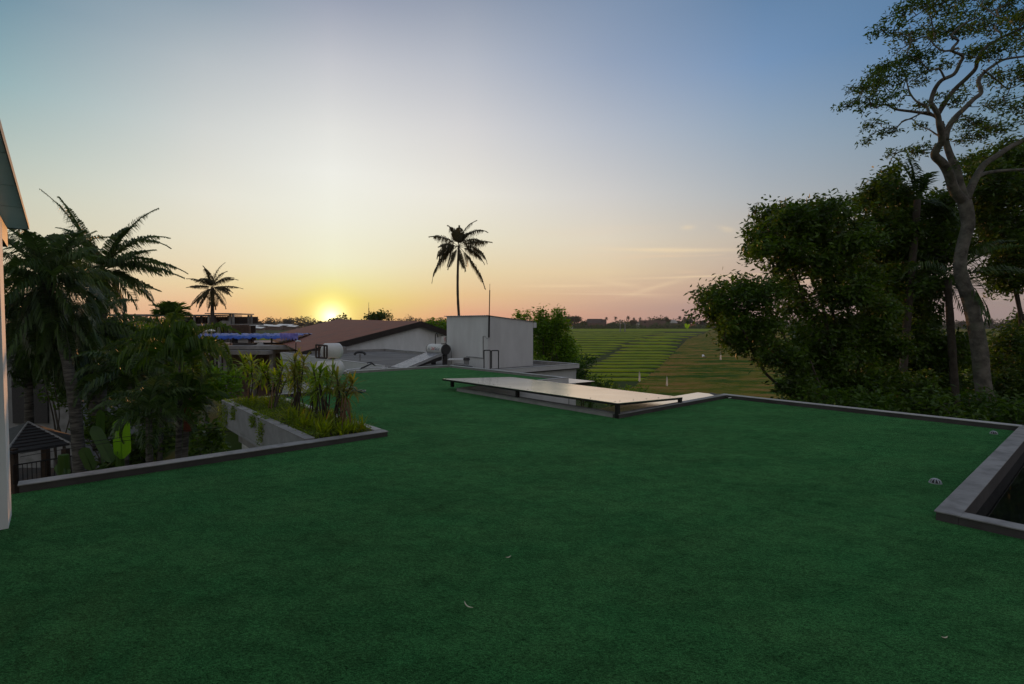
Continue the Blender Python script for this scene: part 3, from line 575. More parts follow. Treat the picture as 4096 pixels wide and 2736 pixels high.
# rooftop water tanks on a rack left of the turf
wt = thing('water_tank', 'upper white drum tank lying beside the brown frame', 'water tank', P(1330, 1435, 13.4), 'white drum tanks behind the planter')
def drum(parent, c, ax_, Lh, r_):
    ax_ = ax_/np.linalg.norm(ax_); ts = [(-Lh-.10, .25), (-Lh-.08, .6), (-Lh-.04, .87), (-Lh, 1), (Lh, 1), (Lh+.04, .87), (Lh+.08, .6), (Lh+.10, .25)]
    m = MB(); m.tube([c+ax_*t for t, _ in ts], [r_*k for _, k in ts], 28); m.build('drum', M['tank'], parent, smooth=True)
    m = MB(); m.tube([c-(0, 0, r_+.01), c-(0, 0, r_-.03)], r_*.5, 6); m.build('foot', M['dgrey'], parent)
drum(wt, P(1328, 1404, 13.4), UA*.85-VA*.25, .17, .198)
wt2 = thing('water_tank', 'lower white drum tank half hidden by yellowing leaves', 'water tank', P(1330, 1500, 13.2), 'white drum tanks behind the planter')
drum(wt2, P(1318, 1475, 13.2), UA*.85-VA*.25, .25, .205)
rk = thing('tank_rack', 'brown metal square frame standing beside the upper drum tank', 'rack', P(1285, 1430, 13))
for a, b2 in (((1264, 1377), (1264, 1430)), ((1308, 1381), (1308, 1432)), ((1264, 1379), (1308, 1383)), ((1276, 1381), (1276, 1430)), ((1297, 1383), (1297, 1430)), ((1264, 1430), (1308, 1433))):
    m = MB(); m.tube([P(*a, 13), P(*b2, 13)], .022, 4); m.build('bar', M['brownmetal'], rk)
# tank platform hidden mostly by plants
m = MB(); m.rb((3.7, 12.3, GZ), (5.3, 15.4, -.45)); tag(m.build('tank_platform', M['white'], origin=W(4.5, 13.5, GZ)), 'white masonry platform under the drum tanks', 'platform')
# hose bib and hose
hz = thing('garden_hose', 'dark green garden hose coiled by the curb end', 'hose', G(1425, 1572, 0))
cc = np.array(G(1428, 1570, 0)); t = np.linspace(0, 2*math.pi*4, 130)
m = MB(); m.tube(np.stack([cc[0]+(.17+.035*np.sin(t*.37))*np.cos(t), cc[1]+(.2+.04*np.cos(t*.3))*np.sin(t), .014+.006*t/6+.004*np.sin(t*3)], -1), .011, 6); m.build('coil', M['hose'], hz)
c1 = np.array(G(1392, 1566, 0)); m = MB(); m.tube([P(1393, 1490, 12.9), P(1397, 1500, 12.7), P(1402, 1530, 12.6), P(1415, 1552, 12.4), P(1430, 1562, 12.3), cc+(.1, .1, .05)], .011, 6); m.build('hanging_length', M['hose'], hz)
tp = thing('standpipe', 'slim grey standpipe with tap rising at the curb end', 'tap', P(1392, 1560, 12.7))
conduit([P(1391, 1552, 12.7), P(1391, 1492, 12.7)], .014, 'pipe', 'grey', tp); conduit([P(1386, 1492, 12.7), P(1397, 1490, 12.7)], .018, 'tap', 'steel', tp); conduit([P(1391, 1492, 12.7), P(1391, 1484, 12.7)], .01, 'valve_handle', 'black', tp)
pg = thing('pipe_run', 'white pipe with black joints beyond the turf edge', 'pipe', P(1480, 1460, 18))
conduit([P(1378, 1482, 17.6), P(1440, 1473, 19), P(1500, 1470, 20), P(1550, 1470, 21)], .025, 'pipe', 'white', pg); conduit([P(1440, 1475, 19), P(1470, 1462, 19.4), P(1485, 1455, 19.8)], .03, 'joint', 'black', pg); conduit([P(1470, 1452, 19.6), P(1483, 1449, 19.8), P(1500, 1462, 20)], .025, 'elbow', 'dgrey', pg)
# ================================================================ VEGETATION BUILDERS
def unit(v): return v/(np.linalg.norm(v, axis=-1, keepdims=True)+1e-9)
def leafquads(C, Ln, Wd, up=.35, droop=0., g=rng):
    n_ = len(C); d = g.normal(size=(n_, 3)); d[:, 2] = d[:, 2]*.6-droop; d = unit(d)
    nn = g.normal(size=(n_, 3))*.8+np.array([0, 0, up*2]); s_ = unit(np.cross(d, nn)); nn = unit(np.cross(s_, d))
    Ls = (Ln*g.uniform(.6, 1.25, n_))[:, None]; Ws = (Wd*g.uniform(.7, 1.2, n_))[:, None]
    b_ = C; t = C+d*Ls; mdl = C+d*Ls*.45
    return np.stack([b_, mdl+s_*Ws*.5+nn*Ws*.15, t-nn*Ls*.08, mdl-s_*Ws*.5+nn*Ws*.15], 1)
def sph(n_, g=rng):
    p = unit(g.normal(size=(n_, 3))); return p*(g.uniform(0, 1, n_)**(1/2.2))[:, None]
def grow(mb, nodes, targets, r0=.016, wig=.12, g=rng, n_=5):
    """twigs from the nearest existing node to each target; nodes grows as it goes"""
    nodes = [np.asarray(q) for q in nodes]; A = np.array(nodes)
    dmin = np.array([np.min(np.linalg.norm(A-t, axis=1)) for t in targets])
    for i in np.argsort(dmin):
        t = targets[i]; d = np.linalg.norm(A-t, axis=1); j = int(np.argmin(d+.15*np.abs(A[:, 2]-t[2]))); s_ = A[j]; L_ = d[j]
        if L_ < .02: continue
        k = max(3, min(7, int(L_/.12)+2)); tt = np.linspace(0, 1, k)[:, None]
        p = s_+(t-s_)*tt+np.sin(tt*math.pi)*g.normal(0, wig*L_, 3)+np.sin(tt*2*math.pi)*g.normal(0, wig*.6*L_, 3)
        mb.tube(p, np.linspace(r0*min(1.5, .5+L_*.8), r0*.35, k), n_, cap=False); A = np.concatenate([A, p[1:]])
    return A
def densify(poly, step=.15):
    out = []
    for a, b2 in zip(poly[:-1], poly[1:]):
        k = max(1, int(np.linalg.norm(b2-a)/step)); out += [a+(b2-a)*i/k for i in range(k)]
    return out+[poly[-1]]
def smooth(poly, rad=None, k=4):
    p = np.asarray(poly, float); m_ = len(p)
    if m_ < 3: return p, (np.asarray(rad, float) if rad is not None else None)
    t = np.arange(m_); tt = np.linspace(0, m_-1, (m_-1)*k+1); out = []
    for q in tt:
        i = min(int(q), m_-2); f = q-i; p0, p1, p2, p3 = p[max(i-1, 0)], p[i], p[i+1], p[min(i+2, m_-1)]
        out.append(.5*((2*p1)+(-p0+p2)*f+(2*p0-5*p1+4*p2-p3)*f*f+(-p0+3*p1-3*p2+p3)*f**3))
    return np.array(out), (np.interp(tt, t, rad) if rad is not None else None)
def tree(name, label, cat, base, limbs, blobs, leaf, dens, Ln, Wd, bark, ncl, spread, up=.35, droop=0., group=None, flat=1, seed=0, twig=.014, wig=.12):
    """limbs: [(pts, radii)] in world; blobs: [(centre, rx, ry, rz)]; ncl clusters per unit volume-ish, dens leaves per cluster"""
    g = np.random.default_rng(seed); root = thing(name, label, cat, base, group)
    mt = MB(); nodes = []
    for i, (p, r_) in enumerate(limbs):
        sp, sr = smooth(p, r_); mt.tube(sp, sr, 10 if r_[0] > .06 else 6)
        if i: nodes += densify(list(sp), .1)
        else: nodes += densify(list(sp[len(sp)//2:]), .1)
    tg = []
    for c, rx, ry, rz in blobs:
        k = max(2, int(ncl*(rx*ry+rx*rz+ry*rz)/3)); q = sph(k, g)*np.array([rx, ry, rz])*(1+.45*(g.uniform(0, 1, k) > .86))[:, None]; tg.append(np.asarray(c)+q)
    tg = np.concatenate(tg); A = grow(mt, nodes, tg, twig, wig, g, 4); mt.build('trunk', bark, root, smooth=True)
    C = np.repeat(tg, dens, 0)+g.normal(size=(len(tg)*dens, 3))*np.array([spread, spread, spread*flat])
    ml = MB(); ml.quads(leafquads(C, Ln, Wd, up, droop, g)); ml.build('crown', leaf, root)
    return root

# ---------------------------------------------------------------- palms
def frond(mb, base, azi, elv, Lf, droop, nl=45, lw=.045, ll=.75, hang=.6, side=1., g=rng, twist=0., rach=None, vshape=.5):
    k = 14; p = [np.asarray(base, float)]; e = elv; st = Lf/(k-1)
    for i in range(k-1):
        d = np.array([math.cos(e)*math.sin(azi), math.cos(e)*math.cos(azi), math.sin(e)]); p.append(p[-1]+d*st); e -= droop/(k-1)*(.5+1.0*i/k); azi += twist/(k-1)
    p = np.array(p)
    (rach or mb).tube(p, np.linspace(.028, .006, k)*(Lf/4)**.5, 4, cap=False)
    s_ = np.linspace(.14, .99, nl); idx = s_*(k-1); i0 = np.minimum(idx.astype(int), k-2); f = (idx-i0)[:, None]
    C = p[i0]*(1-f)+p[i0+1]*f; T = unit(p[i0+1]-p[i0]); up = np.array([0, 0, 1.]); Sd = unit(np.cross(T, up)); Up = unit(np.cross(Sd, T))
    prof = np.sin(np.clip(s_*1.05+.12, 0, 1)**.8*math.pi)**.6
    Q = []
    for sg in (-1, 1):
        Lj = ll*(prof*.85+.15)*g.uniform(.8, 1.12, nl); dr = unit(Sd*sg*side+T*.55+Up*vshape*g.uniform(.6, 1.3, nl)[:, None]+g.normal(0, .10, (nl, 3)))
        d2 = unit(dr*(1-hang)+np.array([0, 0, -1.])*hang*(g.uniform(.6, 1.2, nl)[:, None])+T*.15)
        w_ = np.cross(dr, Up); w_ = unit(np.cross(dr, Sd*sg+Up*.8)); ww = w_*(lw*.5)
        a = C; m1 = C+dr*Lj[:, None]*.45; m2 = m1+d2*Lj[:, None]*.55
        Q.append(np.stack([a-ww*.5, a+ww*.5, m1+ww, m1-ww], 1)); Q.append(np.stack([m1-ww, m1+ww, m2+ww*.12, m2-ww*.12], 1))
    mb.quads(np.concatenate(Q))
def palm(name, label, base, top, rad, crown, leaf, bark, seed=0, group=None, lean=None, local_=False, sheath=None):
    """crown: list of fronds dict(az,el,L,droop,...) in degrees"""
    g = np.random.default_rng(seed); base = np.asarray(base, float); top = np.asarray(top, float)
    root = thing(name, label, 'palm tree', base, group)
    mids = [base+(top-base)*t+(0 if lean is None else np.asarray(lean)*math.sin(t*math.pi)) for t in np.linspace(0, 1, 26)]
    rr = [rad*(1.25-.35*t)*(1+.05*math.sin(i*2.4)) for i, t in enumerate(np.linspace(0, 1, 26))]
    m_ = MB(); m_.tube(np.array(mids), rr, 10); m_.build('trunk', bark, root, smooth=True)
    mf = MB()
    for f_ in crown:
        f_ = dict(f_); jit = f_.pop('j', 1)
        frond(mf, top+g.normal(0, rad*.3, 3), R(f_.pop('az')), R(f_.pop('el')), f_.pop('L'), R(f_.pop('dr')), g=g, **f_)
    # frond() mixes tubes and quads: build as one crown mesh
    mf.build('crown', leaf, root)
    return root
def rcrown(n_, Lf, g, elr=(-35, 80), dr=(50, 95), **k):
    out = []
    for i in range(n_):
        t = i/(n_-1); out.append(dict(az=(i*137.5+g.uniform(-14, 14)) % 360, el=elr[0]+(elr[1]-elr[0])*t**.9+g.uniform(-6, 6), L=Lf*g.uniform(.85, 1.08), dr=g.uniform(*dr)*(.7+.5*(1-t)), **k))
    return out

# ================================================================ RIGHT SIDE TREES
Z3 = lambda x, y: (3296+x*.638, y*.638)
Z4 = lambda x, y: (3400+x*.5103, 900+y*.5103)
def dep(seed): return np.random.default_rng(seed)
TD = 16.6
def lim3(pts, d0, d1, r0, r1, zf=Z3):
    k = len(pts); return [P(*zf(*p), d0+(d1-d0)*i/(k-1)) for i, p in enumerate(pts)], list(np.linspace(r0, r1, k))
trunk = [P(*Z4(*p), TD) for p in ((1075, 1500), (1050, 1300), (1030, 1150), (1018, 1000), (985, 800), (945, 620), (885, 440), (862, 330), (872, 210), (905, 80), (925, 0))]
trunk = [np.array([trunk[0][0]+.5, TD+.2, GZ])]+trunk+[P(*Z3(895, 1330), TD), P(*Z3(880, 1260), TD)]
trunkr = [.32, .235, .225, .22, .225, .215, .205, .19, .175, .17, .17, .18, .19, .185]
LM = [(trunk, trunkr)]
LM.append(lim3([(880, 1270), (815, 1190), (782, 1090), (745, 1025), (695, 975), (712, 925), (738, 890), (735, 840), (722, 780), (712, 715), (668, 645)], TD, TD-1.2, .15, .06))
LM.append(lim3([(885, 1260), (850, 1150), (832, 1060), (795, 985), (768, 905), (748, 835), (735, 765)], TD, TD+.5, .13, .07))
LM.append(lim3([(762, 880), (775, 810), (820, 740), (880, 680), (940, 620), (985, 580), (968, 505), (1005, 455), (1070, 405), (1140, 370), (1270, 352)], TD+.3, TD+1.2, .095, .03))
LM.append(lim3([(718, 710), (760, 640), (820, 560), (895, 490), (950, 430), (962, 375), (1005, 305), (1075, 258), (1140, 222), (1270, 165)], TD-.6, TD-1.6, .07, .03))
LM.append(lim3([(668, 645), (690, 570), (735, 505), (815, 465), (850, 400), (868, 350), (800, 315), (842, 255), (798, 225), (880, 150), (960, 110)], TD-1.2, TD-2, .06, .02))
LM.append(lim3([(722, 775), (700, 730), (640, 712), (560, 700), (450, 685), (390, 655), (320, 670), (270, 610)], TD-.3, TD-1.3, .055, .014))
LM.append(lim3([(660, 712), (640, 665), (585, 640), (540, 585), (518, 510), (500, 440)], TD-.9, TD-.2, .04, .012))
LM.append(lim3([(720, 760), (650, 700), (550, 740), (490, 765), (450, 800), (390, 805)], TD-.5, TD-1.6, .03, .01))
LM.append(lim3([(735, 860), (700, 840), (655, 810), (600, 790), (555, 745)], TD-.3, TD+.8, .03, .01))
LM.append(lim3([(895, 1250), (925, 1170), (965, 1090), (1005, 1030), (1080, 980), (1160, 925), (1270, 865), (1400, 780)], TD, TD+.9, .115, .06))
LM.append(lim3([(900, 1210), (940, 1130), (1000, 1090), (1100, 1072), (1270, 1062)], TD+.2, TD+1.6, .08, .04))
LM.append(lim3([(550, 600), (500, 600), (480, 640), (470, 620)], TD-.8, TD-1.1, .02, .008))
LM.append(lim3([(1000, 440), (1080, 500), (1160, 555), (1270, 500)], TD+.8, TD+1.3, .03, .012))
LM.append(lim3([(760, 500), (720, 430), (660, 440), (600, 380), (520, 340)], TD-1.5, TD-2.2, .03, .01))
LM.append(lim3([(845, 300), (760, 320), (700, 290), (640, 230), (560, 260), (480, 310)], TD-1.8, TD-.9, .03, .01))
LM.append(lim3([(1105, 240), (1110, 210), (1070, 175), (1100, 120), (1080, 60)], TD-1.5, TD-.8, .03, .012))
LM.append(lim3([(700, 240), (680, 160), (660, 90), (600, 40)], TD-1.4, TD-.8, .022, .008))
BL3 = [(520, 50, 115, 60), (700, 40, 140, 60), (900, 50, 150, 70), (1100, 50, 150, 80), (420, 190, 90, 48), (560, 240, 120, 50), (700, 200, 120, 60), (850, 180, 120, 50), (1020, 165, 120, 55), (1180, 140, 100, 60),
 (340, 420, 90, 40), (460, 400, 120, 48), (600, 350, 120, 45), (700, 420, 100, 40), (200, 560, 85, 45), (290, 540, 120, 55), (430, 490, 120, 50), (560, 510, 80, 35), (150, 670, 55, 45), (255, 640, 100, 48), (380, 640, 90, 45), (300, 780, 75, 42), (265, 880, 50, 25), (400, 830, 75, 28), (430, 960, 65, 26), (560, 950, 75, 32), (655, 930, 65, 35), (600, 660, 75, 28), (820, 640, 70, 32), (610, 780, 50, 26), (960, 330, 110, 50), (1080, 320, 110, 60), (1200, 250, 90, 75), (1050, 490, 100, 40), (1180, 500, 100, 45), (1080, 640, 110, 40), (1210, 680, 90, 42), (900, 770, 85, 48), (1000, 790, 110, 50), (1130, 790, 120, 45), (870, 870, 80, 32), (1000, 850, 75, 32), (1240, 420, 60, 40), (1150, 900, 90, 35), (780, 590, 60, 26), (900, 560, 50, 25), (1300, 100, 80, 90), (1350, 400, 90, 200), (1340, 720, 80, 80), (870, 1010, 40, 40)]
PXM = .638/F*TD
gb_ = dep(3)
blobs = [(P(*Z3(x, y), TD+gb_.uniform(-2.2, 1.6)), rx*PXM, rx*PXM*.8, ry*PXM*.85) for x, y, rx, ry in BL3]
tree('tall_tree', 'tall pale trunked tree with forked limbs and airy crown at right', 'tree', trunk[0], LM, blobs, M['leaftall'], 15, .13, .048, M['bark'], 150, .10, up=.5, flat=.55, seed=4, twig=.018, wig=.17)

def crown_px(lst, d, sd, jit=1.3, k=1.0, sub=0):
    g = dep(sd); s_ = d/F
    out = []
    for x, y, rx, ry in lst:
        if sub:
            out.append((P(x, y, d+g.uniform(-jit, jit)), rx*s_*.62, rx*s_*.6, ry*s_*.6))
            for _ in range(sub): a_ = g.uniform(0, 6.28); rr_ = g.uniform(.45, .95); sz = g.uniform(.22, .42); out.append((P(x+math.cos(a_)*rx*rr_, y+math.sin(a_)*ry*rr_, d+g.uniform(-jit, jit)), rx*s_*sz*1.15, rx*s_*sz, ry*s_*sz*.9))
        else: out.append((P(x, y, d+g.uniform(-jit, jit)), rx*s_*k, rx*s_*.9, ry*s_*k))
    return out
def stems(base, tips, r0, sd):
    g = dep(sd); out = []
    b_ = np.asarray(base, float)
    for i, t in enumerate(tips):
        t = np.asarray(t, float); k = 6; tt = np.linspace(0, 1, k)
        p = [b_+(t-b_)*q+np.array([g.normal(0, .12), g.normal(0, .12), 0])*math.sin(q*math.pi)*(1+np.linalg.norm(t-b_)*.1)+np.array([0, 0, .25*math.sin(q*math.pi)*i]) for q in tt]
        p[0] = b_; out.append((p, list(np.linspace(r0 if i == 0 else r0*.55, r0*.12, k))))
    return out
D1 = 13.6
L1 = [(2880, 1180, 90, 58), (2970, 1150, 80, 50), (3060, 1180, 90, 55), (2840, 1240, 65, 50), (2930, 1260, 100, 60), (3040, 1290, 105, 60), (2950, 1370, 75, 50), (3060, 1390, 80, 60), (3130, 1440, 85, 55), (3170, 1530, 70, 55), (3220, 1590, 75, 45), (2830, 1190, 40, 30)]
L2 = [(3080, 870, 80, 55), (3030, 930, 55, 40), (3060, 1000, 70, 45), (3150, 900, 80, 60), (3250, 850, 85, 50), (3330, 845, 80, 45), (3160, 990, 90, 60), (3230, 950, 100, 75), (3350, 950, 100, 85), (3250, 1060, 100, 65), (3380, 1070, 110, 75), (3310, 1170, 90, 60), (3420, 1180, 110, 75), (3360, 1290, 110, 65), (3500, 1290, 120, 80), (3280, 1330, 75, 55), (3200, 1340, 60, 40), (3400, 1400, 120, 75), (3280, 1430, 110, 60), (3520, 1410, 120, 75), (3340, 1530, 120, 65), (3470, 1540, 130, 70), (3600, 1540, 120, 70), (3150, 1130, 50, 40), (3200, 1230, 70, 50), (3180, 1420, 60, 50), (3260, 1500, 90, 60), (3300, 1620, 100, 50), (3420, 960, 90, 60), (3160, 860, 60, 40), (3120, 1060, 50, 40)]
base1 = np.array([10.6, 14.4, GZ])
tree('broad_tree', 'dark broadleaf tree hanging low over the far curb, left side lobe', 'tree', base1, stems(base1, [P(3240, 1440, D1), P(3090, 1330, D1), P(2960, 1290, D1-.4), P(3060, 1200, D1+.5), P(3200, 1590, D1), P(3140, 1450, D1)], .16, 1), crown_px(L1, D1, 5, .7, sub=6), M['leafdark'], 20, .15, .06, M['darkbark'], 270, .115, up=.4, droop=.3, seed=5)
D2 = 15
base2 = np.array([11.2, 15.6, GZ])
tree('broad_tree', 'dense dark broadleaf tree standing left of the tall pale trunk', 'tree', base2, stems(base2, [P(3400, 1300, D2), P(3250, 950, D2), P(3100, 900, D2-.8), P(3350, 880, D2+.5), P(3450, 1100, D2+.8), P(3180, 1000, D2)], .2, 2), crown_px(L2, D2, 6, 1.2, sub=6), M['leafdark'], 21, .165, .066, M['darkbark'], 250, .125, up=.4, droop=.3, seed=6)
D3 = 19.5
L3 = [(3480, 810, 70, 50), (3560, 760, 85, 55), (3640, 800, 100, 60), (3480, 900, 90, 60), (3590, 890, 110, 75), (3720, 890, 100, 75), (3640, 1000, 120, 75), (3760, 1010, 90, 80), (3540, 1060, 100, 70), (3620, 1130, 110, 70), (3710, 1120, 90, 70), (3680, 1250, 70, 40), (3600, 1220, 90, 50), (3780, 1400, 110, 80), (3660, 1420, 110, 70), (3740, 1520, 120, 70), (3560, 700, 40, 30), (3600, 1330, 80, 50), (3560, 980, 100, 70), (3450, 1000, 90, 60), (3560, 1160, 110, 70), (3680, 1340, 110, 60), (3560, 1500, 110, 60), (3660, 1600, 120, 60), (3800, 1560, 110, 70), (3780, 820, 70, 50), (3770, 920, 70, 60)]
base3 = np.array([15.2, 20.4, GZ])
tree('broad_tree', 'dark leafy tree rising directly behind the tall pale trunk', 'tree', base3, stems(base3, [P(3660, 1150, D3), P(3560, 850, D3), P(3720, 950, D3), P(3620, 800, D3+1)], .2, 3), crown_px(L3, D3, 7, 1.6, sub=6), M['leafdark'], 21, .21, .085, M['darkbark'], 150, .16, up=.4, droop=.2, seed=7)
D4 = 21
L4 = [(3960, 690, 120, 55), (4060, 760, 120, 80), (3970, 830, 90, 70), (4050, 900, 110, 80), (3990, 980, 90, 70), (4080, 1030, 90, 70), (4010, 1090, 80, 40), (4100, 1130, 70, 50), (4060, 1440, 90, 90), (4000, 1570, 100, 70), (4100, 1560, 90, 90), (3940, 880, 60, 60), (4090, 1300, 50, 60), (4150, 850, 100, 200), (3930, 640, 60, 30), (4030, 640, 90, 40), (3960, 760, 90, 50), (4030, 980, 90, 60), (3990, 1140, 60, 30), (3960, 1480, 80, 60), (4060, 1380, 80, 50), (4080, 600, 80, 40)]
base4 = np.array([22.5, 22.0, GZ])
tree('broad_tree', 'dark tree at the right edge beyond the tall pale trunk', 'tree', base4, stems(base4, [P(4120, 1150, D4), P(3990, 800, D4), P(4080, 900, D4), P(4130, 700, D4+1)], .22, 4), crown_px(L4, D4, 8, 1.5, sub=6), M['leafmid'], 24, .21, .085, M['darkbark'], 120, .17, up=.4, droop=.2, seed=8)
# shrubs along the foot of the right side
def shrub(lst, d, lab, sd, leaf='shrub', Ln=.15, Wd=.06, ncl=140, dens=24, base=None, nm='shrub', grp=None):
    cs = crown_px(lst, d, sd, .5); c0 = np.mean([c[0] for c in cs], 0); bs = np.array([c0[0], c0[1], GZ]) if base is None else base
    return tree(nm, lab, 'shrub', bs, stems(bs, [c[0] for c in cs[:4]], .07, sd), cs, M[leaf], dens, Ln, Wd, M['darkbark'], ncl, .13, seed=sd, group=grp)
shrub([(3320, 1600, 90, 50), (3420, 1620, 100, 45), (3500, 1630, 90, 50), (3380, 1680, 110, 50)], 11.5, 'dark shrub pressing against the far curb under the trees', 21)
shrub([(3620, 1650, 100, 50), (3720, 1640, 110, 55), (3800, 1680, 100, 50)], 11.8, 'dark shrub at the foot of the tall pale trunk', 22, 'leafdark')
shrub([(3900, 1640, 110, 60), (4010, 1650, 110, 60), (4080, 1700, 100, 60), (3960, 1720, 100, 50)], 11.6, 'dark shrub beyond the far right turf corner', 23)
# palm fronds showing behind the right trees
g = dep(31)
palm('coconut_palm', 'palm whose fronds poke out above the dark trees at right', np.array([13.0, 18, GZ]), P(3670, 800, 18), .12, [dict(az=300, el=62, L=1.6, dr=95, ll=.5, nl=40, hang=.45), dict(az=285, el=40, L=1.6, dr=70, ll=.5, nl=40, hang=.4), dict(az=330, el=75, L=2.2, dr=40, ll=.5, nl=40, hang=.6), dict(az=60, el=70, L=1.7, dr=80, ll=.5, nl=40, hang=.5), dict(az=250, el=20, L=1.7, dr=80, ll=.5, nl=40, hang=.5), dict(az=90, el=-15, L=2, dr=70, ll=.5, nl=40, hang=.6), dict(az=350, el=85, L=2.0, dr=30, ll=.45, nl=40, hang=.6)], M['palm'], M['darkbark'], 31)
palm('coconut_palm', 'lower palm with hanging fronds between the dark trees at right', np.array([15.4, 17.6, GZ]), P(3790, 1120, 17.8), .12, rcrown(12, 2.6, g, (-40, 60), (70, 110), ll=.7, nl=44, hang=.7), M['palm'], M['darkbark'], 32)

# ================================================================ CENTRE PALMS
def pxcrown(lst, d, top): return lst
CP = 60; ct = P(1835, 985, CP)
cf = [dict(az=270, el=38, L=3.9, dr=62), dict(az=275, el=20, L=3.0, dr=50), dict(az=262, el=2, L=3.6, dr=90), dict(az=280, el=-32, L=6.0, dr=45), dict(az=250, el=-55, L=3.2, dr=30), dict(az=0, el=80, L=3.0, dr=60), dict(az=60, el=75, L=3.6, dr=70), dict(az=80, el=62, L=4.4, dr=90), dict(az=100, el=40, L=3.5, dr=80), dict(az=95, el=18, L=3.9, dr=45), dict(az=88, el=5, L=4.3, dr=70), dict(az=70, el=-10, L=3.4, dr=80), dict(az=100, el=-48, L=5.4, dr=35), dict(az=120, el=-60, L=2.8, dr=20), dict(az=200, el=70, L=2.6, dr=60), dict(az=50, el=66, L=3.4, dr=80), dict(az=285, el=-12, L=3.0, dr=70)]
g = dep(77)
for f_ in cf: f_.update(nl=64, ll=g.uniform(1.1, 1.6), lw=.085, hang=g.uniform(.8, .92), vshape=.1, L=f_['L']*g.uniform(.85, 1.12), dr=f_['dr']*g.uniform(.7, 1.5), twist=g.uniform(-.7, .7))
palm('coconut_palm', 'lone coconut palm leaning above the white rooftop room', G(1872, 1440) if False else P(1872, 1500, CP), ct, .14, cf, M['palmfar'], M['darkbark'], 41, lean=(-.55, 0, 0))
CP2 = 46; c2_ = P(850, 1150, CP2)
cf = [dict(az=40, el=82, L=2.3, dr=50), dict(az=80, el=72, L=2.2, dr=60), dict(az=280, el=74, L=2.0, dr=40), dict(az=270, el=35, L=2.3, dr=45), dict(az=265, el=10, L=1.9, dr=30), dict(az=275, el=-28, L=2.9, dr=40), dict(az=250, el=-55, L=2.6, dr=20), dict(az=90, el=42, L=2.3, dr=70), dict(az=95, el=12, L=2.5, dr=35), dict(az=92, el=-8, L=2.4, dr=40), dict(az=100, el=-38, L=2.3, dr=35), dict(az=180, el=-60, L=2.1, dr=20), dict(az=120, el=-65, L=2.2, dr=20), dict(az=60, el=55, L=1.9, dr=80), dict(az=300, el=55, L=1.9, dr=70), dict(az=180, el=50, L=1.6, dr=90), dict(az=230, el=-35, L=2.0, dr=50), dict(az=320, el=-10, L=1.9, dr=60), dict(az=20, el=10, L=1.9, dr=60)]
for f_ in cf: f_.update(nl=56, ll=g.uniform(.6, .8), lw=.065, hang=g.uniform(.65, .85), vshape=.2, L=f_['L']*g.uniform(.9, 1.12), twist=g.uniform(-.4, .4))
palm('coconut_palm', 'coconut palm standing before the unfinished concrete building', P(848, 1560, CP2), c2_, .15, cf, M['palmfar'], M['darkbark'], 42)

# ================================================================ LEFT GARDEN
g = dep(50)
PA = 21; ta = P(410, 1075, PA)
cf = [dict(az=250, el=62, L=3.6, dr=25), dict(az=275, el=72, L=3.3, dr=30), dict(az=290, el=70, L=3.0, dr=70), dict(az=85, el=68, L=3.2, dr=60), dict(az=95, el=52, L=3.2, dr=65), dict(az=90, el=34, L=2.8, dr=40), dict(az=95, el=22, L=3.0, dr=55), dict(az=80, el=8, L=2.8, dr=40), dict(az=100, el=-8, L=2.6, dr=40), dict(az=90, el=-20, L=2.6, dr=0), dict(az=270, el=50, L=3.0, dr=60), dict(az=265, el=30, L=3.0, dr=60), dict(az=262, el=56, L=3.0, dr=70), dict(az=140, el=-50, L=2.6, dr=40), dict(az=215, el=5, L=2.6, dr=90), dict(az=150, el=15, L=2.6, dr=90), dict(az=230, el=0, L=3, dr=70), dict(az=40, el=30, L=3, dr=80), dict(az=330, el=25, L=3, dr=80), dict(az=65, el=60, L=3.0, dr=90), dict(az=98, el=48, L=3, dr=70)]
for f_ in cf: f_.update(az=f_['az']+g.uniform(-18, 18), el=f_['el']+g.uniform(-9, 9), nl=62, ll=g.uniform(.55, .9), lw=.055, hang=g.uniform(.6, .85), vshape=.25, twist=g.uniform(-.4, .4), dr=f_['dr']*g.uniform(.8, 1.5))
cf += rcrown(14, 2.5, g, (-80, 20), (40, 90), nl=56, ll=.8, lw=.055, hang=.8)
palm('coconut_palm', 'biggest coconut palm on the left with ragged upright fronds', P(402, 1800, PA), ta, .17, cf, M['palm'], M['palmbark'], 51)
PB = 15.5; tb_ = P(185, 1120, PB)
cf = rcrown(30, 2.3, g, (-35, 75), (60, 120), nl=66, ll=.75, lw=.045, hang=.65)+rcrown(22, 3.0, g, (-85, -45), (15, 35), nl=60, ll=.75, lw=.045, hang=.75)
palm('coconut_palm', 'dark coconut palm beside the left column with thick curved trunk', P(322, 1990, PB-.8), tb_, .135, cf, M['palm'], M['palmbark'], 52, lean=(.25, 0, 0))
cf = rcrown(30, 2.6, g, (-75, 55), (60, 110), nl=60, ll=.85, lw=.055, hang=.75)
palm('coconut_palm', 'low coconut palm crown filling the gap beneath the two larger palms', P(395, 1800, 18.5), P(330, 1330, 18.5), .14, cf, M['palm'], M['palmbark'], 53)
cf = rcrown(28, 2.1, g, (-75, 60), (60, 110), nl=60, ll=.75, lw=.05, hang=.7)
palm('coconut_palm', 'slim trunked palm next to the pale wall at far left', P(118, 1720, 18), P(110, 1330, 18), .11, cf, M['palm'], M['palmbark'], 54)
